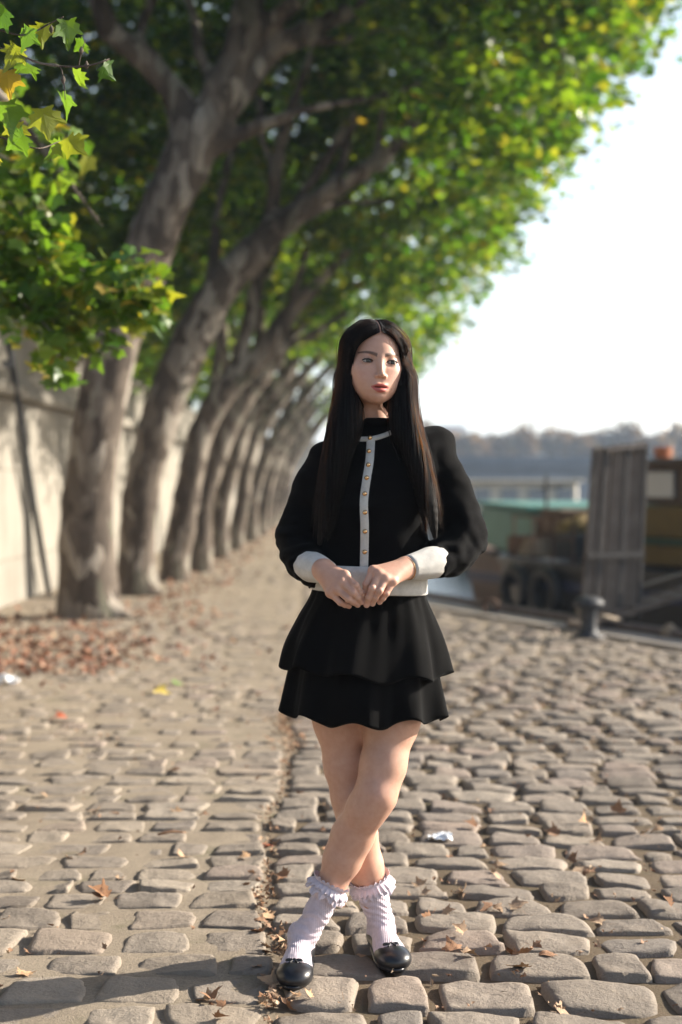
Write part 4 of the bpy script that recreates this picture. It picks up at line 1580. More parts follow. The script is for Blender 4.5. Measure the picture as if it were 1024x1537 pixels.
T1 = [pxs([(132, 935, 13.7, 112), (134, 900, 13.7, 102), (134, 860, 13.7, 94), (130, 800, 13.7, 90), (137, 700, 13.7, 78), (154, 600, 13.7, 77), (172, 520, 13.7, 77), (200, 440, 13.7, 75), (225, 370, 13.72, 75), (252, 300, 13.75, 78), (278, 245, 13.8, 82), (300, 195, 13.8, 80)]),
      pxs([(288, 215, 13.8, 58), (262, 140, 13.8, 46), (225, 95, 13.75, 40), (180, 60, 13.7, 38), (148, 25, 13.65, 36), (140, -20, 13.6, 34), (150, -90, 13.6, 30)]),
      pxs([(312, 195, 13.8, 60), (338, 120, 13.8, 55), (362, 60, 13.85, 52), (374, 0, 13.9, 50), (378, -60, 14, 46), (390, -160, 14, 36)]),
      pxs([(325, 185, 13.85, 44), (370, 130, 13.9, 34), (400, 85, 13.95, 30), (450, 50, 14, 27), (510, 24, 14.1, 24), (580, -10, 14.2, 20), (680, -60, 14.4, 14)]),
      pxs([(330, 215, 13.85, 36), (360, 198, 13.8, 28), (400, 186, 13.75, 25), (450, 166, 13.7, 21), (500, 155, 13.65, 16), (560, 150, 13.5, 11), (640, 120, 13.4, 8)]),
      pxs([(375, 60, 13.9, 30), (420, 20, 13.85, 22), (470, -10, 13.8, 18), (560, -60, 13.7, 12)]),
      pxs([(140, 905, 13.65, 60), (178, 922, 13.5, 26), (205, 934, 13.4, 12)]), pxs([(120, 905, 13.65, 60), (98, 928, 13.5, 30), (84, 938, 13.45, 14)]), pxs([(140, 905, 13.65, 50), (150, 925, 13.4, 24), (155, 938, 13.3, 14)])]
T2 = [pxs([(205, 902, 16.4, 78), (205, 870, 16.4, 66), (205, 800, 16.4, 58), (220, 700, 16.4, 58), (250, 600, 16.4, 60), (282, 520, 16.4, 64), (320, 450, 16.4, 60), (350, 410, 16.4, 58), (380, 378, 16.4, 56)]),
      pxs([(375, 388, 16.4, 46), (410, 350, 16.35, 40), (450, 318, 16.3, 37), (500, 284, 16.2, 33), (545, 258, 16.1, 28), (580, 238, 16, 23), (610, 195, 15.9, 18), (640, 150, 15.8, 12)]),
      pxs([(385, 380, 16.4, 34), (408, 330, 16.4, 24), (414, 260, 16.4, 20), (425, 200, 16.4, 18), (450, 130, 16.4, 15), (480, 40, 16.4, 12)]),
      pxs([(410, 345, 16.4, 24), (440, 310, 16.4, 18), (475, 262, 16.4, 16), (510, 210, 16.4, 14), (540, 120, 16.4, 11)]),
      pxs([(570, 245, 16.05, 16), (555, 210, 16.05, 13), (575, 180, 16.05, 10), (580, 120, 16.05, 8)]),
      pxs([(215, 880, 16.4, 40), (236, 896, 16.25, 20), (246, 904, 16.2, 10)])]
T3 = [pxs([(262, 880, 18.8, 52), (262, 850, 18.8, 46), (275, 780, 18.8, 42), (290, 690, 18.8, 42), (315, 620, 18.8, 42), (342, 580, 18.8, 42), (380, 548, 18.8, 34), (420, 492, 18.8, 28), (470, 432, 18.7, 22), (525, 375, 18.6, 15)]),
      pxs([(340, 585, 18.8, 30), (362, 530, 18.8, 23), (378, 470, 18.8, 20), (386, 410, 18.8, 18), (400, 340, 18.8, 14)]),
      pxs([(410, 505, 18.8, 18), (440, 455, 18.8, 15), (455, 390, 18.8, 12), (480, 320, 18.8, 9)])]


def generic(px, py, d, w, seed):
    q = np.random.default_rng(seed); b = W(px, py + 4, d); r0 = w * .5 * d / FOC
    j = lambda s=.05: q.normal(0, s)
    main = [(0, 0, -.05, 1.25), (.02, 0, .25, 1.05), (.10 + j(), 0, 1.0, .95), (.30 + j(), 0, 1.75, .93), (.62 + j(), 0, 2.5, .92), (1.0 + j(), .05, 3.0, .75), (1.4 + j(), .1, 3.5, .6), (1.9 + j(.1), .1, 4.1, .45), (2.5 + j(.1), 0, 4.9, .3)]
    up = [(.60, 0, 2.45, .65), (.85 + j(), .1, 3.1, .5), (.98 + j(), .1, 3.9, .42), (1.2 + j(.1), .2, 4.9, .3)]
    t3 = [(.30, 0, 1.9, .5), (.35 + j(), -.15, 2.8, .42), (.30 + j(.1), -.2, 3.8, .34), (.5 + j(.2), -.2, 5.0, .22)]
    return [[np.append(b * np.array([1, 1, 0]) + np.array([x, y, z]), rr * r0) for x, y, z, rr in c] for c in (main, up, t3)]


T1 += [pxs([(330, 140, 13.8, 26), (300, 80, 14.0, 20), (290, 20, 14.2, 17), (270, -40, 14.3, 13)]), pxs([(430, 62, 13.95, 20), (470, 70, 14.0, 14), (530, 55, 14.1, 11), (590, 40, 14.2, 8)]), pxs([(205, 80, 13.72, 20), (215, 30, 13.9, 15), (240, -30, 14, 12)])]
T2 += [pxs([(300, 490, 16.4, 34), (318, 420, 16.6, 24), (322, 350, 16.8, 20), (335, 270, 17, 16), (360, 190, 17.1, 12)]), pxs([(455, 318, 16.3, 20), (500, 300, 16.4, 14), (545, 310, 16.5, 10), (590, 300, 16.6, 7)]), pxs([(414, 270, 16.4, 14), (395, 210, 16.5, 11), (390, 150, 16.6, 9)]), pxs([(500, 290, 16.2, 18), (520, 240, 16.3, 13), (525, 190, 16.4, 10), (545, 130, 16.4, 8)])]
T3 += [pxs([(365, 555, 18.8, 20), (430, 520, 18.9, 14), (470, 500, 19, 10), (520, 470, 19, 7)]), pxs([(384, 440, 18.8, 14), (410, 390, 18.9, 11), (430, 330, 19, 8)]), pxs([(300, 660, 18.8, 22), (318, 600, 19, 17), (325, 530, 19.2, 14), (335, 460, 19.3, 10)])]
ROW = [(132, 925, 13.7), (205, 893, 16.4), (262, 872, 18.8)]
GEN = [(300, 858, 20.8, 34), (329, 837, 24.4, 27), (352, 825, 28.0, 24), (376, 812, 32.4, 22), (392, 803, 36.5, 18), (404, 793, 42.0, 16), (416, 786, 48.0, 15), (424, 780, 54.0, 14)]
TREE_LABELS = ["largest mottled plane tree, nearest in the leaning row beside the wall",
               "second plane tree of the leaning row, its bough reaching right above the path",
               "third plane tree from the camera in the leaning row, forked at head height",
               "fourth plane tree of the row, slim trunk curving over the path",
               "fifth plane tree of the row along the quay, pale sunlit edge",
               "sixth plane tree of the row along the quay, counting from the nearest",
               "seventh plane tree of the row along the quay, counting from the nearest",
               "eighth plane tree of the row, well down the leafy tunnel",
               "ninth plane tree of the row, close to the bright gap",
               "tenth plane tree of the row, half behind the black sleeve",
               "last plane tree at the far end of the row behind the sleeve"]


def crown_points(y0, y1, n, per, seed, first):
    q = np.random.default_rng(seed); out = []
    while len(out) < n:
        m = 4000
        c = np.stack([q.uniform(-6.5, 5.2, m), q.uniform(y0, y1, m), q.uniform(3.0, 11.0, m)], -1)
        x, y, z = c.T
        nz = vnoise(c * np.array([.9, .9, .9]), 61); nz2 = vnoise(c * .42, 62)
        zl = np.where(x < -2.2, 3.3, np.where(first < 2, 4.35 - .05 * (first == 1), 3.75)) + .5 * nz
        xr = (1.62 if first > 2 else 1.30) + (z - 3.9) * (.74 if first > 2 else .82) + .42 * nz + .25 * nz2
        xr = np.where(z > 7, np.minimum(xr, 4.2), xr)
        xr = np.where(z < 6.5, np.minimum(xr, 3.15), xr)
        ok = (z > zl) & (x < xr) & (nz2 > -.45) & (z < (8.9 if first < 2 else 10.8) - .25 * np.abs(x))
        px = 512 + x / y * FOC; py = HOR - (z - CAM_H) / y * FOC
        if first == 0:                                   # keep the boughs of the first two trees in the open
            ok &= ~((px < 560) & (py > -60)) & ~((px < 640) & (py > 90))
        if first == 1:
            ok &= ~((px < 640) & (y < 16.75) & (py > 120)) & ~((px < 520) & (y < 16.9))
        if first == 2:
            ok &= ~((px < 520) & (y < 19.1))
        if first >= 3:
            ok &= ~((x < .6) & (y < y0 + 1.2) & (z < 4.6))
        ok &= ~((x > .3) & (z < 7.5) & (q.random(m) < .30))
        out += list(c[ok])
    C = np.array(out[:n])
    q2 = np.random.default_rng(seed + 1)
    L = C[:, None] + q2.normal(0, 1, (n, per, 3)) * np.array([.235, .235, .165]) * (.6 + .8 * q2.random((n, 1, 1)))
    L[..., 2] -= .25 * np.abs(q2.normal(0, 1, (n, per))) * .5
    return L.reshape(-1, 3)


def twigs_for(C, seed, every=1):
    pass


ybounds = [12.2, 15.1, 17.7, 19.9, 22.6, 26.2, 30.2, 34.5, 39.3, 45, 51, 58]
for i in range(11):
    if i < 3: px, py, d = ROW[i]; ch = [T1, T2, T3][i]
    else:
        px, py, d, w = GEN[i - 3]; ch = generic(px, py, d, w, 80 + i)
    base = W(px, py, d); base[2] = 0
    t = empty("plane_tree", base, TREE_LABELS[i], "tree", "plane trees leaning along the quay wall")
    trunk_mesh(ch, t, .028 if i < 2 else (.032 if i < 4 else .04), .022 if i < 3 else .015)
    n = [230, 300, 320, 300, 260, 190, 150, 120, 100, 90, 90][i]
    C = crown_points(ybounds[i], ybounds[i + 1], n, 74 if i < 5 else 40, 700 + i, i)
    v, f = leaves(C, .128 if i < 5 else .19, 900 + i)
    mesh_obj("crown", v, f, M_LEAF, t, smooth=False)

# trees of the upper street, above and behind the wall
for k, (x, y, rx, ry, lab) in enumerate(((-7.5, 16, 2.9, 3.2, "dark street tree standing above the wall, behind the nearest plane trunk"), (-7.8, 23, 2.9, 4.2, "dark street tree above the wall between the first and second plane trunks"),
                                        (-7.6, 32, 2.9, 5.2, "dark street tree above the wall farther along the quay"), (-7.4, 46, 3.2, 9, "dark street tree above the far end of the wall"), (-7.6, 10, 2.9, 3.0, "dark street tree above the wall at the left edge"))):
    t = empty("street_tree", (x, y, 2.3), lab, "tree", "street trees above the wall")
    q = np.random.default_rng(40 + k)
    trunk_mesh([[np.array([x, y, 2.2, .2]), np.array([x + .1, y, 4, .16]), np.array([x + .3, y, 6.5, .1])], [np.array([x, y, 3.6, .12]), np.array([x + 1, y - .5, 5.2, .07])]], t, .06, .01)
    n = 5200; u = q.normal(size=(n, 3)); u /= np.linalg.norm(u, axis=1)[:, None]; rad_ = q.random(n) ** .45
    P = np.array([x, y, 5.8]) + u * rad_[:, None] * np.array([rx, ry, 3.4]) * (1 + .25 * vnoise(u * 2.2 + k, 63))[:, None]
    v, f = leaves(P, .40, 60 + k); mesh_obj("crown", v, f, M_LEAFD, t, smooth=False)

# the tree at the left, out of the picture but for its two hanging boughs
nt_ = empty("plane_tree", (-3.0, 6.9, 0), "near plane tree whose yellow-green leafy boughs hang in at the upper left", "tree")
bA = [np.array([-3.0, 6.9, 0, .30]), np.array([-2.95, 6.9, 1.5, .25]), np.array([-2.85, 6.9, 3.0, .22]), np.array([-2.6, 6.9, 4.2, .17])]
bB = [np.array([-2.85, 6.9, 3.0, .10]), np.array([-2.3, 6.9, 3.35, .06]), np.array([-1.8, 6.85, 3.25, .035]), np.array([-1.45, 6.8, 2.9, .018]), np.array([-1.15, 6.8, 2.5, .010])]
bC = [np.array([-2.8, 6.85, 3.3, .12]), np.array([-2.3, 5.9, 3.9, .07]), np.array([-1.7, 4.7, 3.6, .04]), np.array([-1.25, 3.95, 2.95, .02])]
trunk_mesh([bA, bB, bC], nt_, .022, .008, "trunk")
q = np.random.default_rng(77)
# twigs: polylines in photo pixels with distance, leaves along them
tw = [([(-40, 200, 6.9), (30, 175, 6.9), (75, 185, 6.85), (112, 215, 6.8)], 26), ([(-40, 215, 6.8), (40, 250, 6.8), (95, 262, 6.7)], 30), ([(-60, 250, 6.8), (10, 300, 6.8), (60, 350, 6.75), (100, 372, 6.7)], 46),
      ([(-60, 300, 6.8), (20, 370, 6.8), (90, 400, 6.75), (150, 405, 6.7), (205, 390, 6.65), (228, 400, 6.6)], 95), ([(-40, 350, 6.9), (40, 410, 6.9), (120, 450, 6.85), (190, 462, 6.8), (236, 452, 6.75)], 95),
      ([(-40, 380, 6.8), (20, 440, 6.8), (70, 490, 6.75), (100, 530, 6.7)], 70), ([(-40, 400, 6.85), (20, 460, 6.9), (60, 500, 6.9), (75, 545, 6.9)], 55), ([(60, 430, 6.8), (120, 480, 6.8), (160, 510, 6.75)], 40),
      ([(-30, 130, 7.0), (10, 150, 7.0), (35, 215, 7.0)], 22), ([(-40, 320, 6.8), (10, 350, 6.7), (50, 345, 6.7), (105, 330, 6.7)], 30), ([(150, 430, 6.75), (195, 425, 6.7), (232, 430, 6.65)], 30)]
TW, LC = [], []
for pl, n in tw:
    P = spline([W(*p) for p in pl], 24)
    TW.append([np.append(p, .008 * (1 - .6 * i / 23)) for i, p in enumerate(P)])
    n = int(n * 1.75); idx = q.integers(2, 24, n)
    LC.append(P[idx] + q.normal(0, 1, (n, 3)) * np.array([.055, .10, .06]) + np.array([0, 0, -.03]))
m = MB()
for c in TW: m.tube([p[:3] for p in c], [p[3] for p in c], 5)
m.build("twigs", M_BARK, nt_, True)
NV, NF = leaves(np.concatenate(LC), .098, 78, .75)


# sharp leaves of the near bough, each a toothed plane leaf
def near_leaf(px, py, d, size, az, tl, roll, seed):
    V, F = leaf_mesh(seed, True, .5)
    R = np.array((Matrix.Rotation(az, 3, 'Y') @ Matrix.Rotation(tl, 3, 'X') @ Matrix.Rotation(roll, 3, 'Y')))
    # leaf lies in x-y of its frame: stand it up so that its blade faces the camera, tip down
    S = np.array([[1, 0, 0], [0, 0, 1], [0, -1, 0]], float)
    return (V * size) @ S.T @ R.T + W(px, py, d), F


nl = [(30, 60, 3.62, .095, .3, .3, .2), (10, 95, 3.66, .10, -.5, .2, .5), (60, 150, 3.6, .115, .15, .2, -.3), (45, 195, 3.58, .105, .55, .35, .4), (92, 200, 3.6, .10, -.35, .4, -.4), (70, 25, 3.62, .10, -.9, .9, .9),
      (100, 20, 3.6, .095, -.55, .5, .5), (112, 95, 3.63, .085, .6, 1.1, -.7), (150, 92, 3.6, .075, -1.4, .8, .4), (18, 5, 3.6, .11, .2, .5, .6), (55, 95, 3.64, .11, -.1, 1.2, .9), (85, 130, 3.63, .10, .7, 1.1, -.8), (5, 140, 3.6, .12, .1, .3, -.2),
      (22, 175, 3.64, .09, -.2, .5, .2), (5, 235, 3.7, .08, .2, .9, 1.2), (98, 212, 3.9, .085, .4, .4, .5), (88, 205, 3.85, .08, -.5, .5, .3), (45, 30, 3.6, .10, .9, .6, -.6), (130, 60, 3.62, .06, .8, .9, .2)]
V, F = [], []; b = 0
for i, a in enumerate(nl):
    v, f = near_leaf(*a, 600 + i); V.append(v); F += [tuple(k + b for k in g) for g in f]; b += len(v)
mesh_obj("crown", np.concatenate([NV] + V), [tuple(g) for g in NF] + [tuple(k + len(NV) for k in g) for g in F], M_LEAFN, nt_, smooth=False)
m = MB()
for pl, r0 in (([(-60, 20, 3.75), (0, 45, 3.65), (40, 52, 3.62), (75, 35, 3.62), (95, 25, 3.6)], .004), ([(-60, 60, 3.72), (20, 78, 3.65), (62, 95, 3.62), (112, 100, 3.62), (140, 97, 3.6), (165, 88, 3.6)], .0045),
               ([(62, 95, 3.62), (90, 100, 3.62), (95, 118, 3.62), (98, 150, 3.62)], .0025), ([(-20, 200, 3.8), (15, 210, 3.75), (50, 222, 3.7), (90, 212, 3.85)], .003), ([(118, 98, 3.62), (122, 80, 3.61), (128, 60, 3.61)], .002)):
    P = spline([W(*p) for p in pl], 16); m.tube(P, list(np.linspace(r0, r0 * .45, 16)), 6)
for px, py in ((77, 44), (122, 76), (130, 98), (95, 120)):           # buds
    m.lathe(W(px, py, 3.61), [(.001, -.010), (.005, -.004), (.006, .002), (.003, .008), (.0008, .012)], 8)
m.build("bough", M_BARK, nt_, True)
# ------------------------------------------------------------------ quay wall at the left
def wall_material():
    m = Mat("ashlar", .9); m.b.inputs["Specular IOR Level"].default_value = .2
    v = m.coord((1, 1, 1), (math.radians(90), 0, math.radians(90)))
    br = m.node("ShaderNodeTexBrick", Scale=1.0); br.inputs["Brick Width"].default_value = .95; br.inputs["Row Height"].default_value = .42; br.inputs["Mortar Size"].default_value = .008
    br.inputs["Color1"].default_value = (0.302, 0.277, 0.234, 1); br.inputs["Color2"].default_value = (0.259, 0.237, 0.204, 1); br.inputs["Mortar"].default_value = (0.180, 0.161, 0.135, 1)
    m.link(v, br.inputs["Vector"])
    o = m.coord()
    n = m.noise(o, 1.3, 6, .7)
    st = m.coord((1, 1.0, .10)); ns = m.noise(st, 3.0, 5, .7)
    c = m.mix(.45, br.outputs["Color"], m.ramp(n, [(.3, (.55, .53, .5)), (.6, (1, 1, 1)), (.8, (1.15, 1.1, 1.0))]), 'MULTIPLY')
    c = m.mix(.55, c, m.ramp(ns, [(.35, (.45, .44, .43)), (.55, (1, 1, 1))]), 'MULTIPLY')
    m.color(c); m.bumpmap(m.noise(o, 20, 5, .7), .4, .02)
    return m.m


M_WALL = wall_material()
wl = empty("quay_wall", (-3.6, 13.5, 0), "tall pale stone quay wall with a cornice, lit by the sun behind the trunks", "wall")
m = MB(); m.hexa([(-3.50, 3, -.2), (-4.4, 3, -.2), (-4.4, 66, -.2), (-3.50, 66, -.2), (-3.56, 3, 2.2), (-4.4, 3, 2.2), (-4.4, 66, 2.2), (-3.56, 66, 2.2)]); m.build("wall", M_WALL, wl)
m = MB()
for y in np.arange(3, 66, 1.55): m.box((-3.60, y + .775, 2.27), (.36, 1.545, .14), ch=.025)
m.build("cornice", M_WALL, wl)
m = MB()
for y in np.arange(3, 66, 2.1): m.box((-3.72, y + 1.05, 2.66), (.30, 2.094, .64), ch=.02)
m.build("parapet", M_WALL, wl)
m = MB()
for y in np.arange(3, 66, 2.1): m.box((-3.72, y + 1.05, 3.03), (.42, 2.094, .10), ch=.025)
m.build("parapet_cap", M_WALL, wl)
M_IRON = simple("dark_iron", (.018, .02, .024, 1), (.035, .035, .04, 1), 12, .6, .2, .004)
m = MB(); m.tube(spline([(-3.40, 16.55, -.02), (-3.42, 15.7, 1.2), (-3.42, 14.9, 2.35), (-3.43, 14.65, 2.75)], 12), .036, 10)
pw = empty("pole", (-3.40, 16.5, 0), "thin dark iron pole leaning against the sunlit quay wall", "pole"); m.build("shaft", M_IRON, pw, True)
m = MB(); m.box((-3.45, 14.78, 2.52), (.10, .16, .07), ch=.01); m.tube([(-3.45, 14.5, 2.50), (-3.45, 15.0, 2.50)], .022, 8); m.build("bracket", M_IRON, pw)
# the road above, and a pale sunlit ramp wall that closes the far end of the quay
M_ROAD = simple("upper_road", (.05, .05, .05, 1), (.07, .07, .065, 1), 3, .9, .2)
m = MB(); m.box((-24, 30, 2.25), (39.5, 74, .1)); tag(m.build("upper_road", M_ROAD), kind="structure")
M_PALE = simple("pale_stone", (.52, .47, .38, 1), (.62, .57, .48, 1), 1.5, .9, .3, .03)
fw = empty("ramp_wall", (-3, 78, 0), "pale sunlit stone wall closing the far end of the tree tunnel", "wall")
m = MB(); m.box((-6, 79, 1.7), (11.2, 1.2, 3.6), ch=.05); m.build("wall", M_PALE, fw)
m = MB(); m.box((-6, 79, 3.6), (11.5, 1.5, .2), ch=.05); m.build("coping_stone", M_PALE, fw)

# ------------------------------------------------------------------ river
def water_material():
    m = Mat("river_water", .22, (.012, .02, .02, 1)); m.b.inputs["Specular IOR Level"].default_value = .5; m.b.inputs["IOR"].default_value = 1.33
    v = m.coord((1, 1, 1)); n = m.noise(v, 1.6, 4, .6); n2 = m.noise(v, .35, 3, .5)
    ad = m.node("ShaderNodeMath", operation='ADD'); m.link(n, ad.inputs[0]); m.link(n2, ad.inputs[1])
    m.bumpmap(ad.outputs[0], .35, .12)
    return m.m


M_WATER = water_material()
tag(mesh_obj("river", [(-.8, -60, WATER_Z), (900, -60, WATER_Z), (900, 1500, WATER_Z), (-60, 1500, WATER_Z), (-60, 82, WATER_Z), (-.8, 82, WATER_Z)], [(0, 1, 2, 3, 4, 5)], M_WATER, smooth=False), kind="structure")
P0 = np.array([2.72, 11.3]); UD = np.array([-.4065, .9136]); ND = np.array([.9136, .4065])


OFF = 0.0


def Bp(s, o, z): return np.array([*(P0 + UD * s + ND * (o + OFF)), z])


UX, UY = np.array([*UD, 0]), np.array([*ND, 0])
M_HULL = simple("black_hull", (.010, .010, .013, 1), (.022, .018, .016, 1), 4, .55, .3, .01)
M_BLUEH = simple("blue_stripe", (.02, .025, .06, 1), (.03, .035, .08, 1), 4, .6, .1)
M_RUST = simple("rusty_steel", (.07, .035, .02, 1), (.13, .07, .04, 1), 5, .8, .4, .01)
M_WOOD = simple("brown_wood", (0.112, 0.070, 0.042, 1), (0.168, 0.112, 0.070, 1), 6, .75, .3, .008)
M_OCHRE = simple("ochre_paint", (0.130, 0.080, 0.013, 1), (0.170, 0.110, 0.020, 1), 6, .7, .2, .005)
M_DKGREEN = simple("green_paint", (.03, .075, .045, 1), (.05, .10, .06, 1), 6, .7, .2, .005)
M_TEAL = simple("teal_paint", (0.042, 0.156, 0.132, 1), (0.072, 0.204, 0.168, 1), 2, .7, .2, .01)
M_CREAM = simple("cream_paint", (.66, .60, .50, 1), (.76, .71, .62, 1), 2, .6, .1, .01)
M_GREYW = simple("grey_boards", (.095, .070, .052, 1), (.15, .117, .09, 1), 9, .85, .4, .006)
M_GREYD = simple("grey_battens", (.05, .043, .04, 1), (.08, .07, .06, 1), 9, .85, .4, .006)
M_ORANGE = simple("orange_plastic", (0.372, 0.108, 0.042, 1), (0.420, 0.144, 0.060, 1), 12, .5, .1, .003)
M_GLASS = Mat("cabin_glass", .05, (.25, .28, .32, 1)).m
M_GLASS.node_tree.nodes["Principled BSDF"].inputs["Specular IOR Level"].default_value = .9
M_ROPE = simple("old_rope", (.22, .17, .12, 1), (.33, .27, .2, 1), 40, .9, .4, .004)
M_PIPE = simple("fender_pipe", (.11, .085, .075, 1), (.17, .14, .12, 1), 8, .75, .3, .006)
M_MAUVE = simple("mauve_steel", (.10, .075, .11, 1), (.15, .115, .15, 1), 6, .7, .2, .006)

def hull(name_root, s0, s1, o0, o1, ztop, zbot, bow, mat, parent, f=Bp):
    """barge hull with a rounded bow at s1; rows run round the deck outline"""
    out = []
    om, hw = (o0 + o1) / 2, (o1 - o0) / 2
    for t in np.linspace(0, 1, 9): out.append((s0 + .25 * math.sin(math.pi * t) * 0, o0 + (o1 - o0) * (1 - t)))
    for t in np.linspace(0, math.pi, 17): out.append((s1 - bow + bow * math.sin(t), om - hw * math.cos(t)))
    n = len(out); V, F = [], []
    cs = np.mean(out, axis=0)
    for z, k in ((zbot, .90), (zbot + (ztop - zbot) * .5, .98), (ztop - .10, 1.0), (ztop - .10, 1.012), (ztop, 1.012), (ztop, .985), (ztop - .12, .985)):
        for a, b_ in out: V.append(f(cs[0] + (a - cs[0]) * k, cs[1] + (b_ - cs[1]) * k, z))
    for i in range(6):
        for k in range(n): F.append((i * n + k, i * n + (k + 1) % n, (i + 1) * n + (k + 1) % n, (i + 1) * n + k))
    F.append(tuple(range(6 * n, 7 * n)))
    return mesh_obj(name_root, V, F, mat, parent, smooth=False)


# the moored barge
OFF = 1.4
bg = empty("barge", Bp(4, 2.2, WATER_Z), "dark moored barge with a brown wooden cabin and ochre stripes beyond the bollard", "boat")
hull("hull", -4, 8.0, .55, 5.4, .36, WATER_Z - .3, 2.6, M_HULL, bg)
m = MB(); m.box(Bp(1.5, .535, .10), (11, .03, .12), UX, UY); m.build("stripe", M_BLUEH, bg)
OFF = 2.0
m = MB(); m.box(Bp(2.2, 2.2, .46), (6.6, 2.7, .24), UX, UY, ch=.02); m.build("coaming", M_OCHRE, bg)
m = MB(); m.box(Bp(2.2, 2.2, .61), (6.7, 2.8, .05), UX, UY, ch=.01); m.build("rail", M_DKGREEN, bg)
m = MB(); m.box(Bp(2.1, 2.3, .83), (6.5, 2.4, .38), UX, UY, ch=.02); m.build("lower_cabin", M_OCHRE, bg)
for s in (5.12, 3.7):
    m = MB(); m.box(Bp(s, 1.085, .83), (.34, .05, .36), UX, UY, ch=.01); m.build("shutter", M_HULL, bg)
cb = (lambda mm: (mm.box(Bp(2.2, 2.35, 1.27), (6.2, 2.2, .48), UX, UY, ch=.02), mm.build("cabin", M_WOOD, bg))[1])(MB())
for s in (4.62, 3.8, 2.9, 2.0):
    m = MB(); m.box(Bp(s, 1.235, 1.27), (.60, .03, .37), UX, UY, ch=.008); wn = m.build("window", M_GREYD, cb)
    m = MB(); m.box(Bp(s, 1.222, 1.27), (.52, .03, .30), UX, UY); m.build("pane", M_GLASS, cb)
m = MB(); m.box(Bp(2.2, 2.35, 1.54), (6.6, 2.6, .06), UX, UY, ch=.02); m.build("roof", M_GREYW, bg)
m = MB(); m.box(Bp(1.8, 2.6, 1.62), (5.0, 1.6, .10), UX, UY, ch=.02); m.build("roof_hatch", M_BLUEH, bg)
OFF = 1.4
m = MB(); m.box(Bp(6.5, 2.7, .47), (1.6, 2.8, .26), UX, UY, ch=.03); m.build("hatch", M_RUST, bg)
m = MB()
for s in np.arange(5.0, 6.5, .45): m.tube([Bp(s, .85, .34), Bp(s, .85, .88)], .016, 6)
m.tube([Bp(5.0, .85, .88), Bp(6.4, .85, .88)], .016, 6); m.tube([Bp(5.0, .85, .62), Bp(6.4, .85, .62)], .011, 6)
m.build("railing", M_RUST, bg)
# old tyres hung along the hull as fenders
for k, s in enumerate((4.95, 5.65)):
    ty = empty("tyre_fender", Bp(s, .45, .0), ["old tyre fender on the dark barge, nearest the grey panel", "old tyre fender nearest the bow of the dark barge"][k], "tyre", "tyre fenders along the dark barge")
    m = MB(); m.tube([Bp(s, .44, .0) + UX * .24 * math.cos(a) + np.array([0, 0, .24 * math.sin(a)]) for a in np.linspace(0, 2 * math.pi, 21)], .075, 9, False); m.build("tyre", M_HULL, ty, True)
    m = MB(); m.tube([Bp(s, .46, .24), Bp(s, .62, .38)], .014, 6); m.build("lanyard", M_ROPE, ty, True)


# loose gear on the foredeck
def gear(name, build, mat, label, cat, group=None):
    m = MB(); build(m); tag(m.build(name, mat, smooth=False, origin=tuple(np.mean(m.v, axis=0))), label, cat, group)


def heap(m, c, rx, ry, h, seed):
    n, k = 22, 7; V = []; F = []
    for i in range(k):
        t = i / (k - 1)
        for j in range(n):
            a = 2 * math.pi * j / n; w = 1 + .28 * vnoise(np.array([math.cos(a) * 1.6 + seed, math.sin(a) * 1.6, t * 2.]), seed)
            rr_ = math.cos(t * 1.45) ** .7 * w
            V.append(np.array(c) + UX * rx * rr_ * math.cos(a) + UY * ry * rr_ * math.sin(a) + np.array([0, 0, h * math.sin(t * 1.5) * (1 + .2 * vnoise(np.array([a * 2, t * 3, 1.]), seed))]))
    for i in range(k - 1):
        for j in range(n): F.append((i * n + j, i * n + (j + 1) % n, (i + 1) * n + (j + 1) % n, (i + 1) * n + j))
    F.append(tuple(range((k - 1) * n, k * n)))
    m.add(V, F)


M_TARPD = simple("dark_tarpaulin", (.02, .022, .024, 1), (.05, .05, .048, 1), 6, .7, .5, .03)
gear("tarpaulin", lambda m: heap(m, Bp(6.05, 1.9, .60), .40, .62, .26, 3), M_OCHRE, "ochre tarpaulin heap on the barge hatch left of the grey panel", "tarpaulin")
gear("tarpaulin", lambda m: heap(m, Bp(6.85, 2.5, .60), .50, .80, .34, 5), M_TARPD, "dark tarpaulin heap in the middle of the barge's foredeck", "tarpaulin")
gear("crate", lambda m: [m.box(Bp(6.5, 1.7, .76), (.5, .4, .30), UX, UY, ch=.02), m.box(Bp(6.5, 1.7, .93), (.55, .46, .04), UX, UY, ch=.01)], M_WOOD, "brown wooden crate between the two tarpaulin heaps on the barge", "crate")
gear("winch", lambda m: [m.box(Bp(7.5, 3.4, .52), (.4, .8, .30), UX, UY, ch=.03), m.tube([Bp(7.5, 3.0, .76), Bp(7.5, 3.8, .76)], .13, 14), m.tube([Bp(7.5, 2.96, .76), Bp(7.5, 3.01, .76)], .20, 14), m.tube([Bp(7.5, 3.79, .76), Bp(7.5, 3.84, .76)], .20, 14)], M_HULL, "black anchor winch on the bow of the dark barge", "winch")
gear("barrel", lambda m: [m.lathe(Bp(6.95, 1.75, .36), [(.18, 0), (.19, .05), (.175, .16), (.19, .25), (.175, .34), (.19, .43), (.18, .47), (.05, .48)], 16)], M_RUST, "rusty steel barrel on the dark barge near the bow", "barrel")
gear("buoy", lambda m: [m.lathe(Bp(7.35, 2.2, .36), [(.02, 0), (.11, .05), (.14, .15), (.11, .25), (.03, .31), (.02, .37)], 16)], M_CREAM, "pale round buoy on the bow of the dark barge", "buoy")
gear("plank_stack", lambda m: [m.box(Bp(6.5, 3.5, .63 + .06 * k), (1.5, .5 - .05 * k, .05), UX, UY, ch=.008) for k in range(4)], M_GREYW, "stack of weathered grey planks on the barge hatch", "planks")
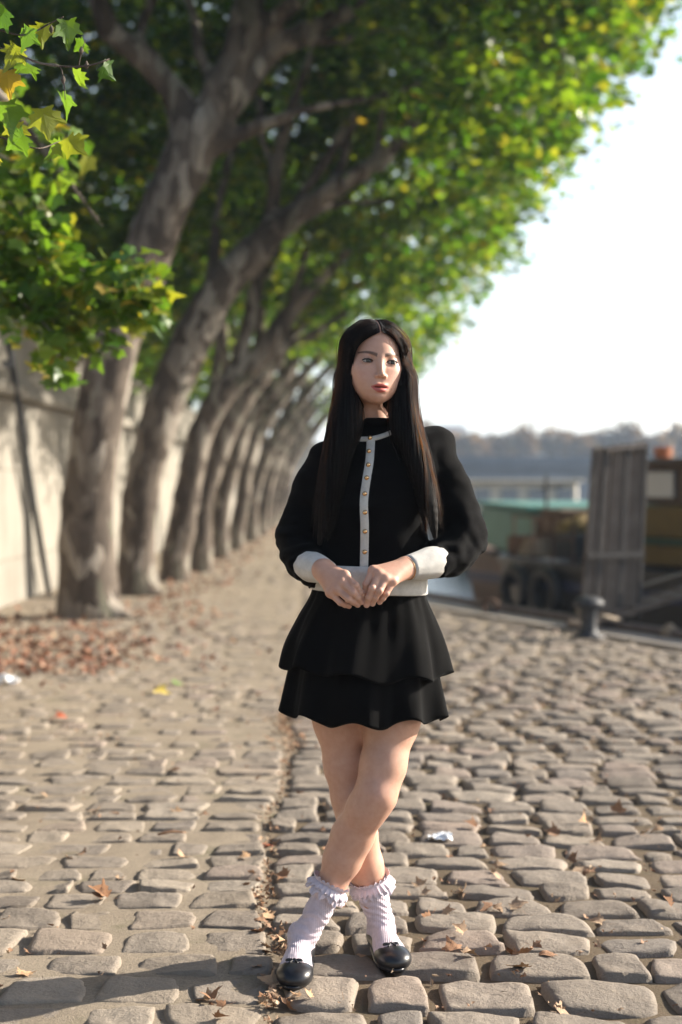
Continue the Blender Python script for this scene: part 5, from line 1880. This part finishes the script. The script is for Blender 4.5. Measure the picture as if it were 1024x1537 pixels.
gear("rope_coil", lambda m: [m.tube([Bp(6.25, 1.15, .40 + .045 * k) + (UX * math.cos(a) + UY * math.sin(a)) * (.24 - .02 * k) for a in np.linspace(0, 2 * math.pi, 19)], .028, 6, False) for k in range(5)], M_ROPE, "coil of old rope on the barge deck beside the barrel", "rope")
gear("toolbox", lambda m: [m.box(Bp(5.65, 1.3, .52), (.42, .36, .30), UX, UY, ch=.03), m.tube([Bp(5.52, 1.3, .67), Bp(5.54, 1.3, .73), Bp(5.76, 1.3, .73), Bp(5.78, 1.3, .67)], .012, 6)], M_TARPD, "dark chest with a handle on the barge deck behind the grey panel", "chest")
gear("crate", lambda m: [m.box(Bp(5.75, 2.3, .66), (.6, .7, .56), UX, UY, ch=.02), m.box(Bp(5.75, 2.3, .95), (.66, .76, .04), UX, UY, ch=.01)], M_RUST, "tall rusty crate on the barge hatch beside the ochre tarpaulin", "crate")
gear("tarpaulin", lambda m: heap(m, Bp(7.3, 2.6, .34), .35, .5, .40, 8), M_TARPD, "dark tarpaulin heap at the very bow of the barge", "tarpaulin")
gear("ladder", lambda m: [m.tube([Bp(5.6, 2.9, .36), Bp(6.3, 3.2, 1.25)], .022, 6), m.tube([Bp(5.6, 3.25, .36), Bp(6.3, 3.55, 1.25)], .022, 6)] + [m.tube([Bp(5.6 + .7 * t, 2.9 + .3 * t, .36 + .89 * t), Bp(5.6 + .7 * t, 3.25 + .3 * t, .36 + .89 * t)], .015, 6) for t in (.15, .35, .55, .75, .93)], M_WOOD, "wooden ladder leaning over the barge hatch", "ladder")
gear("davit_post", lambda m: [m.tube([Bp(7.2, 3.4, .36), Bp(7.2, 3.4, 1.0)], .03, 8), m.tube([Bp(7.2, 3.1, .95), Bp(7.2, 3.8, .95)], .025, 8), m.tube([Bp(7.2, 3.4, 1.0), Bp(6.7, 3.4, 1.12)], .022, 8)], M_IRON, "black iron davit post standing on the far side of the barge's foredeck", "post")
OFF = 2.0
gear("flower_pot", lambda m: [m.lathe(Bp(4.75, 1.35, 1.575), [(.07, 0), (.10, .02), (.115, .13), (.12, .14), (.10, .145), (.07, .13)], 16)], M_ORANGE, "orange terracotta pot on the cabin roof of the barge", "pot")
OFF = 0.0
gear("gangplank", lambda m: [m.hexa([Bp(1.3, -.25, .03), Bp(1.0, -.25, .03), Bp(1.6, 2.0, .38), Bp(1.9, 2.0, .38), Bp(1.3, -.25, .07), Bp(1.0, -.25, .07), Bp(1.6, 2.0, .42), Bp(1.9, 2.0, .42)])] + [m.box(Bp(1.16 + .58 * t, -.22 + 2.2 * t, .078 + .345 * t), (.30, .03, .02), UX, UY) for t in np.linspace(.05, .95, 9)], M_GREYW, "narrow grey boarding plank sloping from the quay to the barge", "gangplank")

# the upright boarding panel behind the bollard
pn = empty("boarding_panel", W(912, 930, 12.75) * np.array([1, 1, 0]), "tall weathered grey timber panel standing upright behind the bollard", "panel")
b0, b1 = W(870, 925, 12.55), W(957, 928, 12.75); t0_, t1_ = W(889, 672, 12.75), W(969, 663, 12.95)
nrm_ = np.cross(b1 - b0, t0_ - b0); nrm_ /= np.linalg.norm(nrm_)
def pq(u, v, w): return (b0 * (1 - u) + b1 * u) * (1 - v) + (t0_ * (1 - u) + t1_ * u) * v + nrm_ * w
def slab(m, u0, u1, v0, v1, w0, w1): m.hexa([pq(u0, v0, w0), pq(u1, v0, w0), pq(u1, v0, w1), pq(u0, v0, w1), pq(u0, v1, w0), pq(u1, v1, w0), pq(u1, v1, w1), pq(u0, v1, w1)])
sgn = 1 if nrm_[1] < 0 else -1
m = MB()
for k, (u0, u1) in enumerate(((.0, .17), (.18, .34), (.36, .60), (.62, .80), (.815, 1.0))): slab(m, u0, u1, 0, 1 - .004 * (k % 2), 0, sgn * .035)
m.build("board", M_GREYW, pn)
for u0, u1, w in ((.20, .27, .05), (.60, .67, .05), (.0, .05, .045), (.94, 1.0, .06)):
    m = MB(); slab(m, u0, u1, 0, .985, sgn * .036, sgn * w); m.build("upright_batten", M_GREYD, pn)
m = MB(); slab(m, .0, 1., .335, .375, sgn * .051, sgn * .075); m.build("cross_batten", M_GREYD, pn)
m = MB(); slab(m, .18, .94, .965, .985, sgn * .051, sgn * .085); m.build("top_rail", M_PIPE, pn)

# bollard
x, d = unpix(884, 957)
bo = empty("bollard", (x, d, 0), "short rusty iron mooring bollard with a mushroom head on the quay edge", "bollard")
m = MB(); m.lathe((x, d, 0), [(.135, 0), (.13, .018), (.085, .03), (.070, .07), (.064, .14), (.067, .21), (.08, .25)], 24); m.build("post", M_IRON, bo, True)
m = MB(); m.lathe((x, d, .235), [(.075, 0), (.115, .015), (.128, .04), (.122, .065), (.095, .09), (.05, .105), (.005, .11)], 28); m.build("head", M_IRON, bo, True)
# fender pipes along the edge
for s_, z_, rr_, mt, lab in ((.10, .055, .036, M_PIPE, "brown steel pipe lying along the quay edge behind the bollard"), (.16, -.06, .05, M_MAUVE, "thick mauve fender beam just below the quay edge")):
    P = [np.array([*(E[i, :2] + nrm[i] * s_ + 0), z_]) for i in range(2, 34)]
    pp = empty("fender_pipe", P[10], lab, "pipe"); m = MB(); m.tube(P, rr_, 10); m.build("pipe", mt, pp, True)
    if mt is M_PIPE:
        for s in (1.0, 5.2):
            c = Bp(-s + 1.3, .10, .055); m = MB(); m.tube([c - UX * .05, c + UX * .05], .055, 12); m.box(c + np.array([0, 0, .04]), (.06, .05, .07), UX, UY, ch=.01); m.build("clamp", M_ROPE, pp)
x, d = unpix(738, 924)
m = MB(); pts = [(x + .07 * math.cos(a), d + .05, .075 + .07 * math.sin(a)) for a in np.linspace(0, 2 * math.pi, 25)]; m.tube(pts, .018, 8, False)
rg = empty("mooring_ring", (x, d, 0), "iron mooring ring standing on the quay edge beside the water", "ring"); m.build("ring", M_RUST, rg, True)
m = MB(); m.lathe((x, d + .05, 0), [(.09, 0), (.085, .03), (.05, .045), (.02, .05)], 14); m.build("base", M_IRON, rg, True)
m = MB(); c0 = np.array([*unpix(884, 957), .2]); P = spline([c0 + np.array([.1, .05, -.02]), c0 + np.array([.35, .45, -.10]), Bp(1.8, .2, .10), Bp(2.4, 2.0, .42)], 20); m.tube(P, .018, 8)
tag(m.build("mooring_rope", M_ROPE, smooth=True, origin=tuple(c0)), "old mooring rope running from the bollard to the dark barge", "rope")

# boats farther out
def wpx(px, d): return (px - 512) / FOC * d
tb = empty("barge", (4.5, 28, WATER_Z), "barge with a teal green deckhouse moored behind the dark one", "boat")
f28 = lambda s, o, z: np.array([o, s, z])
hull("hull", 22, 36, 3.0, 6.6, -.1, WATER_Z - .3, 2.5, M_RUST, tb, f28)
m = MB(); m.box((4.75, 29, .36), (2.9, 9, .9), ch=.06); m.build("deckhouse", M_TEAL, tb)
m = MB(); m.box((4.75, 29, .86), (3.2, 9.4, .10), ch=.04); m.build("roof", M_TEAL, tb)
for k in range(3):
    m = MB(); m.box((3.9 + .85 * k, 24.485, .45), (.5, .03, .34)); m.build("window", M_HULL, tb)
m = MB(); m.tube([(3.5, 24.2, -.1), (3.5, 24.2, 1.45)], .03, 8); m.tube([(3.35, 24.2, 1.2), (3.8, 24.2, 1.25)], .02, 6); m.build("mast", M_HULL, tb)
wb = empty("houseboat", (6.5, 60, WATER_Z), "long cream white houseboat moored farther up the river", "boat")
hull("hull", 48, 74, 4.0, 9.2, .35, WATER_Z - .3, 4, M_HULL, wb, f28)
m = MB(); m.box((6.6, 61, .86), (4.0, 19, 1.1), ch=.08); ch_ = m.build("cabin", M_CREAM, wb)
m = MB(); m.box((6.6, 61, 1.45), (4.4, 19.6, .10), ch=.04); m.build("roof", M_CREAM, wb)
for k in range(4):
    m = MB(); m.box((5.1 + 1.0 * k, 51.48, .95), (.6, .03, .45)); m.build("window", M_GLASS, ch_)
for k in range(8):
    m = MB(); m.box((4.59, 53 + 2.2 * k, .95), (.03, 1.1, .45)); m.build("window", M_GLASS, ch_)

# bridge across the river
M_BRIDGE = simple("bridge_stone", (.10, .11, .125, 1), (.15, .16, .175, 1), .6, .9, .3, .05)
br_ = empty("bridge", (40, 150, WATER_Z), "low grey arched bridge spanning the river in the haze", "bridge")
V, F = [], []; span = 17.0; x0 = -2.0
xsb = np.linspace(x0, x0 + span * 8, 8 * 24 + 1)
def soff(x):
    u = ((x - x0) % span) / span; a = abs(u - .5) / .44
    return -3 if a >= 1 else -1.2 + 3.6 * math.sqrt(1 - a * a)
for yb in (150, 160):
    for x in xsb: V += [(x, yb, soff(x)), (x, yb, 3.3)]
n = len(xsb)
for i in range(n - 1):
    a = 2 * i; F.append((a, a + 2, a + 3, a + 1)); b_ = 2 * n + a; F.append((b_, b_ + 1, b_ + 3, b_ + 2)); F.append((a, b_, b_ + 2, a + 2)); F.append((a + 1, a + 3, b_ + 3, b_ + 1))
mesh_obj("arches", V, F, M_BRIDGE, br_, smooth=False)
m = MB(); m.box((66, 149.8, 3.45), (136, .8, .28), ch=.05); m.box((66, 149.9, 4.0), (136, .35, .85), ch=.04); m.build("parapet", M_BRIDGE, br_)
for k, px in enumerate((735, 800, 930, 985)):
    x = wpx(px, 152); lp = empty("street_lamp", (x, 152, 3.4), "thin street lamp on the distant bridge", "lamp", "street lamps on the bridge")
    m = MB(); m.lathe((x, 152, 3.4), [(.22, 0), (.18, .3), (.07, .6), (.06, 4.2), (.09, 4.3)], 8); m.build("post", M_IRON, lp, True)
    m = MB(); m.lathe((x, 152, 7.7), [(.1, 0), (.28, .35), (.22, .6), (.03, .8)], 8); m.build("lantern", M_CREAM, lp, True)

# far bank: embankment, trees in autumn colour, pale buildings
tag((lambda mm: (mm.box((150, 262, 1.0), (420, 80, 6.2)), mm.build("far_bank", M_BRIDGE))[1])(MB()), kind="structure")
q = np.random.default_rng(12)
FT = [(x_, 226 + 7 * q.random(), 5.0 + 2.4 * q.random()) for x_ in np.arange(13, 100, 4.2)]
for k, (x, y, h) in enumerate(FT):
    t = empty("bank_tree", (x, y, 4.1), "russet autumn tree in the hazy row on the far bank", "tree", "autumn trees on the far bank")
    m = MB(); m.tube([(x, y, 4.0), (x + .1, y, 5.5), (x, y, 4.1 + h * .8)], [.3, .24, .08], 8); m.build("trunk", M_BARK, t, True)
    u = q.normal(size=(420, 3)); u /= np.linalg.norm(u, axis=1)[:, None]
    P = np.array([x, y, 4.1 + h * .62]) + u * (q.random(420) ** .4)[:, None] * np.array([2.9, 2.4, h * .46]) * (1 + .3 * vnoise(u * 2 + k, 70))[:, None]
    v, f = leaves(P, .95, 1000 + k); mesh_obj("crown", v, f, M_LEAFA, t, smooth=False)
M_FACADE = simple("facade", (.55, .52, .47, 1), (.66, .63, .57, 1), .5, .9, .1)
M_ZINC = simple("zinc_roof", (.20, .22, .25, 1), (.26, .28, .31, 1), .5, .6, .1)
for k, (x, w, h, lab) in enumerate(((16, 12, 6.4, "pale distant building just right of the woman's shoulder"), (29.5, 13, 4.6, "lower pale distant building behind the autumn trees"), (45, 15, 5.0, "wide pale distant building above the middle of the bridge"), (62, 17, 4.4, "pale distant building left of the upright grey panel"), (82, 20, 4.8, "pale distant building at the right edge behind the cabin"))):
    bd = empty("distant_building", (x, 250, 4.1), lab, "building", "buildings on the far bank")
    m = MB(); m.box((x, 250, 4.1 + h / 2), (w, 10, h)); wl_ = m.build("wall", M_FACADE, bd)
    m = MB(); m.hexa([(x - w / 2 - .2, 244.8, 4.1 + h), (x + w / 2 + .2, 244.8, 4.1 + h), (x + w / 2 + .2, 255.2, 4.1 + h), (x - w / 2 - .2, 255.2, 4.1 + h), (x - w / 2 + .8, 247, 5.5 + h), (x + w / 2 - .8, 247, 5.5 + h), (x + w / 2 - .8, 253, 5.5 + h), (x - w / 2 + .8, 253, 5.5 + h)]); m.build("roof", M_ZINC, bd)
    for zf in np.arange(5.6, 4.1 + h - 1, 2.6):
        for xx in np.arange(x - w / 2 + 1.3, x + w / 2 - 1, 2.3):
            m = MB(); m.box((xx, 244.98, zf), (1.0, .06, 1.5)); m.build("window", M_HULL, wl_)
# wooded hills far behind
V, F = [], []; n = 60
for i, x in enumerate(np.linspace(-300, 700, n)):
    h = 7 + 6 * (vnoise(np.array([x * .012, 0, 0]), 80) + 1) + 2.5 * vnoise(np.array([x * .05, 1, 0]), 81)
    V += [(x, 560, -2), (x, 600, h), (x, 760, h * .7 - 2)]
for i in range(n - 1):
    for j in (0, 1): F.append((i * 3 + j, i * 3 + 3 + j, i * 3 + 4 + j, i * 3 + 1 + j))
M_HILL = simple("wooded_hill", (.03, .05, .02, 1), (.06, .07, .03, 1), .2, .95, .5, 1.0)
tag(mesh_obj("hills", V, F, M_HILL), kind="structure")

# the air over the river
def haze_box():
    m = bpy.data.materials.new("haze"); m.use_nodes = True; t = m.node_tree; t.nodes.clear()
    o = t.nodes.new("ShaderNodeOutputMaterial"); v = t.nodes.new("ShaderNodeVolumePrincipled")
    v.inputs["Color"].default_value = (.66, .80, 1.0, 1); v.inputs["Density"].default_value = HAZE; v.inputs["Anisotropy"].default_value = .2
    t.links.new(v.outputs[0], o.inputs["Volume"])
    b = MB(); b.box((180, 330, 10), (1000, 900, 29.0)); ob = b.build("haze", m)
    tag(ob, kind="stuff")


HAZE = .0007
haze_box()
# ------------------------------------------------------------------ light and camera
SUN_EL, SUN_AZ = math.radians(25), math.radians(18)       # azimuth measured from +x towards +y
sd = Vector((math.cos(SUN_AZ) * math.cos(SUN_EL), math.sin(SUN_AZ) * math.cos(SUN_EL), math.sin(SUN_EL)))
sun = bpy.data.lights.new("sun", 'SUN'); sun.energy = 5.0; sun.angle = math.radians(.5); sun.color = (1, .92, .80)
so = bpy.data.objects.new("sun", sun); COL.objects.link(so); so.location = (20, 10, 30)
so.rotation_euler = sd.to_track_quat('Z', 'Y').to_euler()
wd = bpy.data.worlds.new("World"); SC.world = wd; wd.use_nodes = True
nt = wd.node_tree
sky = nt.nodes.new("ShaderNodeTexSky"); sky.sky_type = 'NISHITA'; sky.sun_disc = False
sky.sun_elevation = SUN_EL; sky.sun_rotation = math.pi / 2 - SUN_AZ
sky.air_density = 1.0; sky.dust_density = 2.0; sky.ozone_density = 1.0
# sunlit haze: bright along the horizon on the sun's side of the sky, clear blue overhead and behind
tc = nt.nodes.new("ShaderNodeTexCoord"); sx = nt.nodes.new("ShaderNodeSeparateXYZ"); nt.links.new(tc.outputs["Generated"], sx.inputs[0])
def mrange(src, a0, a1, b0, b1):
    n = nt.nodes.new("ShaderNodeMapRange"); n.interpolation_type = 'SMOOTHSTEP'
    for k, q_ in zip(("From Min", "From Max", "To Min", "To Max"), (a0, a1, b0, b1)): n.inputs[k].default_value = q_
    nt.links.new(src, n.inputs["Value"]); return n.outputs["Result"]
dt = nt.nodes.new("ShaderNodeVectorMath"); dt.operation = 'DOT_PRODUCT'; nt.links.new(tc.outputs["Generated"], dt.inputs[0]); dt.inputs[1].default_value = (math.cos(SUN_AZ), math.sin(SUN_AZ), 0)
el_ = mrange(sx.outputs["Z"], .15, .60, 1, 0); az_ = mrange(dt.outputs["Value"], -.42, .12, .12, 1)
pr_ = nt.nodes.new("ShaderNodeMath"); pr_.operation = 'MULTIPLY'; nt.links.new(el_, pr_.inputs[0]); nt.links.new(az_, pr_.inputs[1])
mx = nt.nodes.new("ShaderNodeMix"); mx.data_type = 'RGBA'; mx.blend_type = 'ADD'; mx.clamp_result = False
nt.links.new(pr_.outputs[0], mx.inputs[0]); mx.inputs[7].default_value = (3.9, 4.15, 4.5, 1)
nt.links.new(sky.outputs[0], mx.inputs[6]); nt.links.new(mx.outputs[2], nt.nodes["Background"].inputs["Color"])
nt.nodes["Background"].inputs["Strength"].default_value = .075
cam = bpy.data.cameras.new("camera"); co = bpy.data.objects.new("camera", cam); COL.objects.link(co)
co.location = (0, 0, CAM_H); co.rotation_euler = (math.pi / 2, 0, 0)
cam.sensor_fit = 'HORIZONTAL'; cam.sensor_width = 24; cam.lens = 24 * FOC / 1024
cam.shift_y = (HOR - 768.5) / 1024
cam.clip_start = .05; cam.clip_end = 3000
cam.dof.use_dof = True; cam.dof.focus_distance = 3.62; cam.dof.aperture_fstop = 1.9; cam.dof.aperture_blades = 0
SC.camera = co
SC.view_settings.view_transform = 'Standard'; SC.view_settings.look = 'None'
SC.view_settings.exposure = 1.35; SC.view_settings.gamma = 1
cy = SC.cycles if hasattr(SC, 'cycles') else None
SC.render.engine = 'CYCLES'
cy = SC.cycles
cy.use_denoising = True; cy.max_bounces = 6; cy.diffuse_bounces = 3; cy.glossy_bounces = 3; cy.transmission_bounces = 4
cy.transparent_max_bounces = 6; cy.caustics_reflective = False; cy.caustics_refractive = False
cy.use_adaptive_sampling = True; cy.adaptive_threshold = .015
cy.sample_clamp_indirect = 6
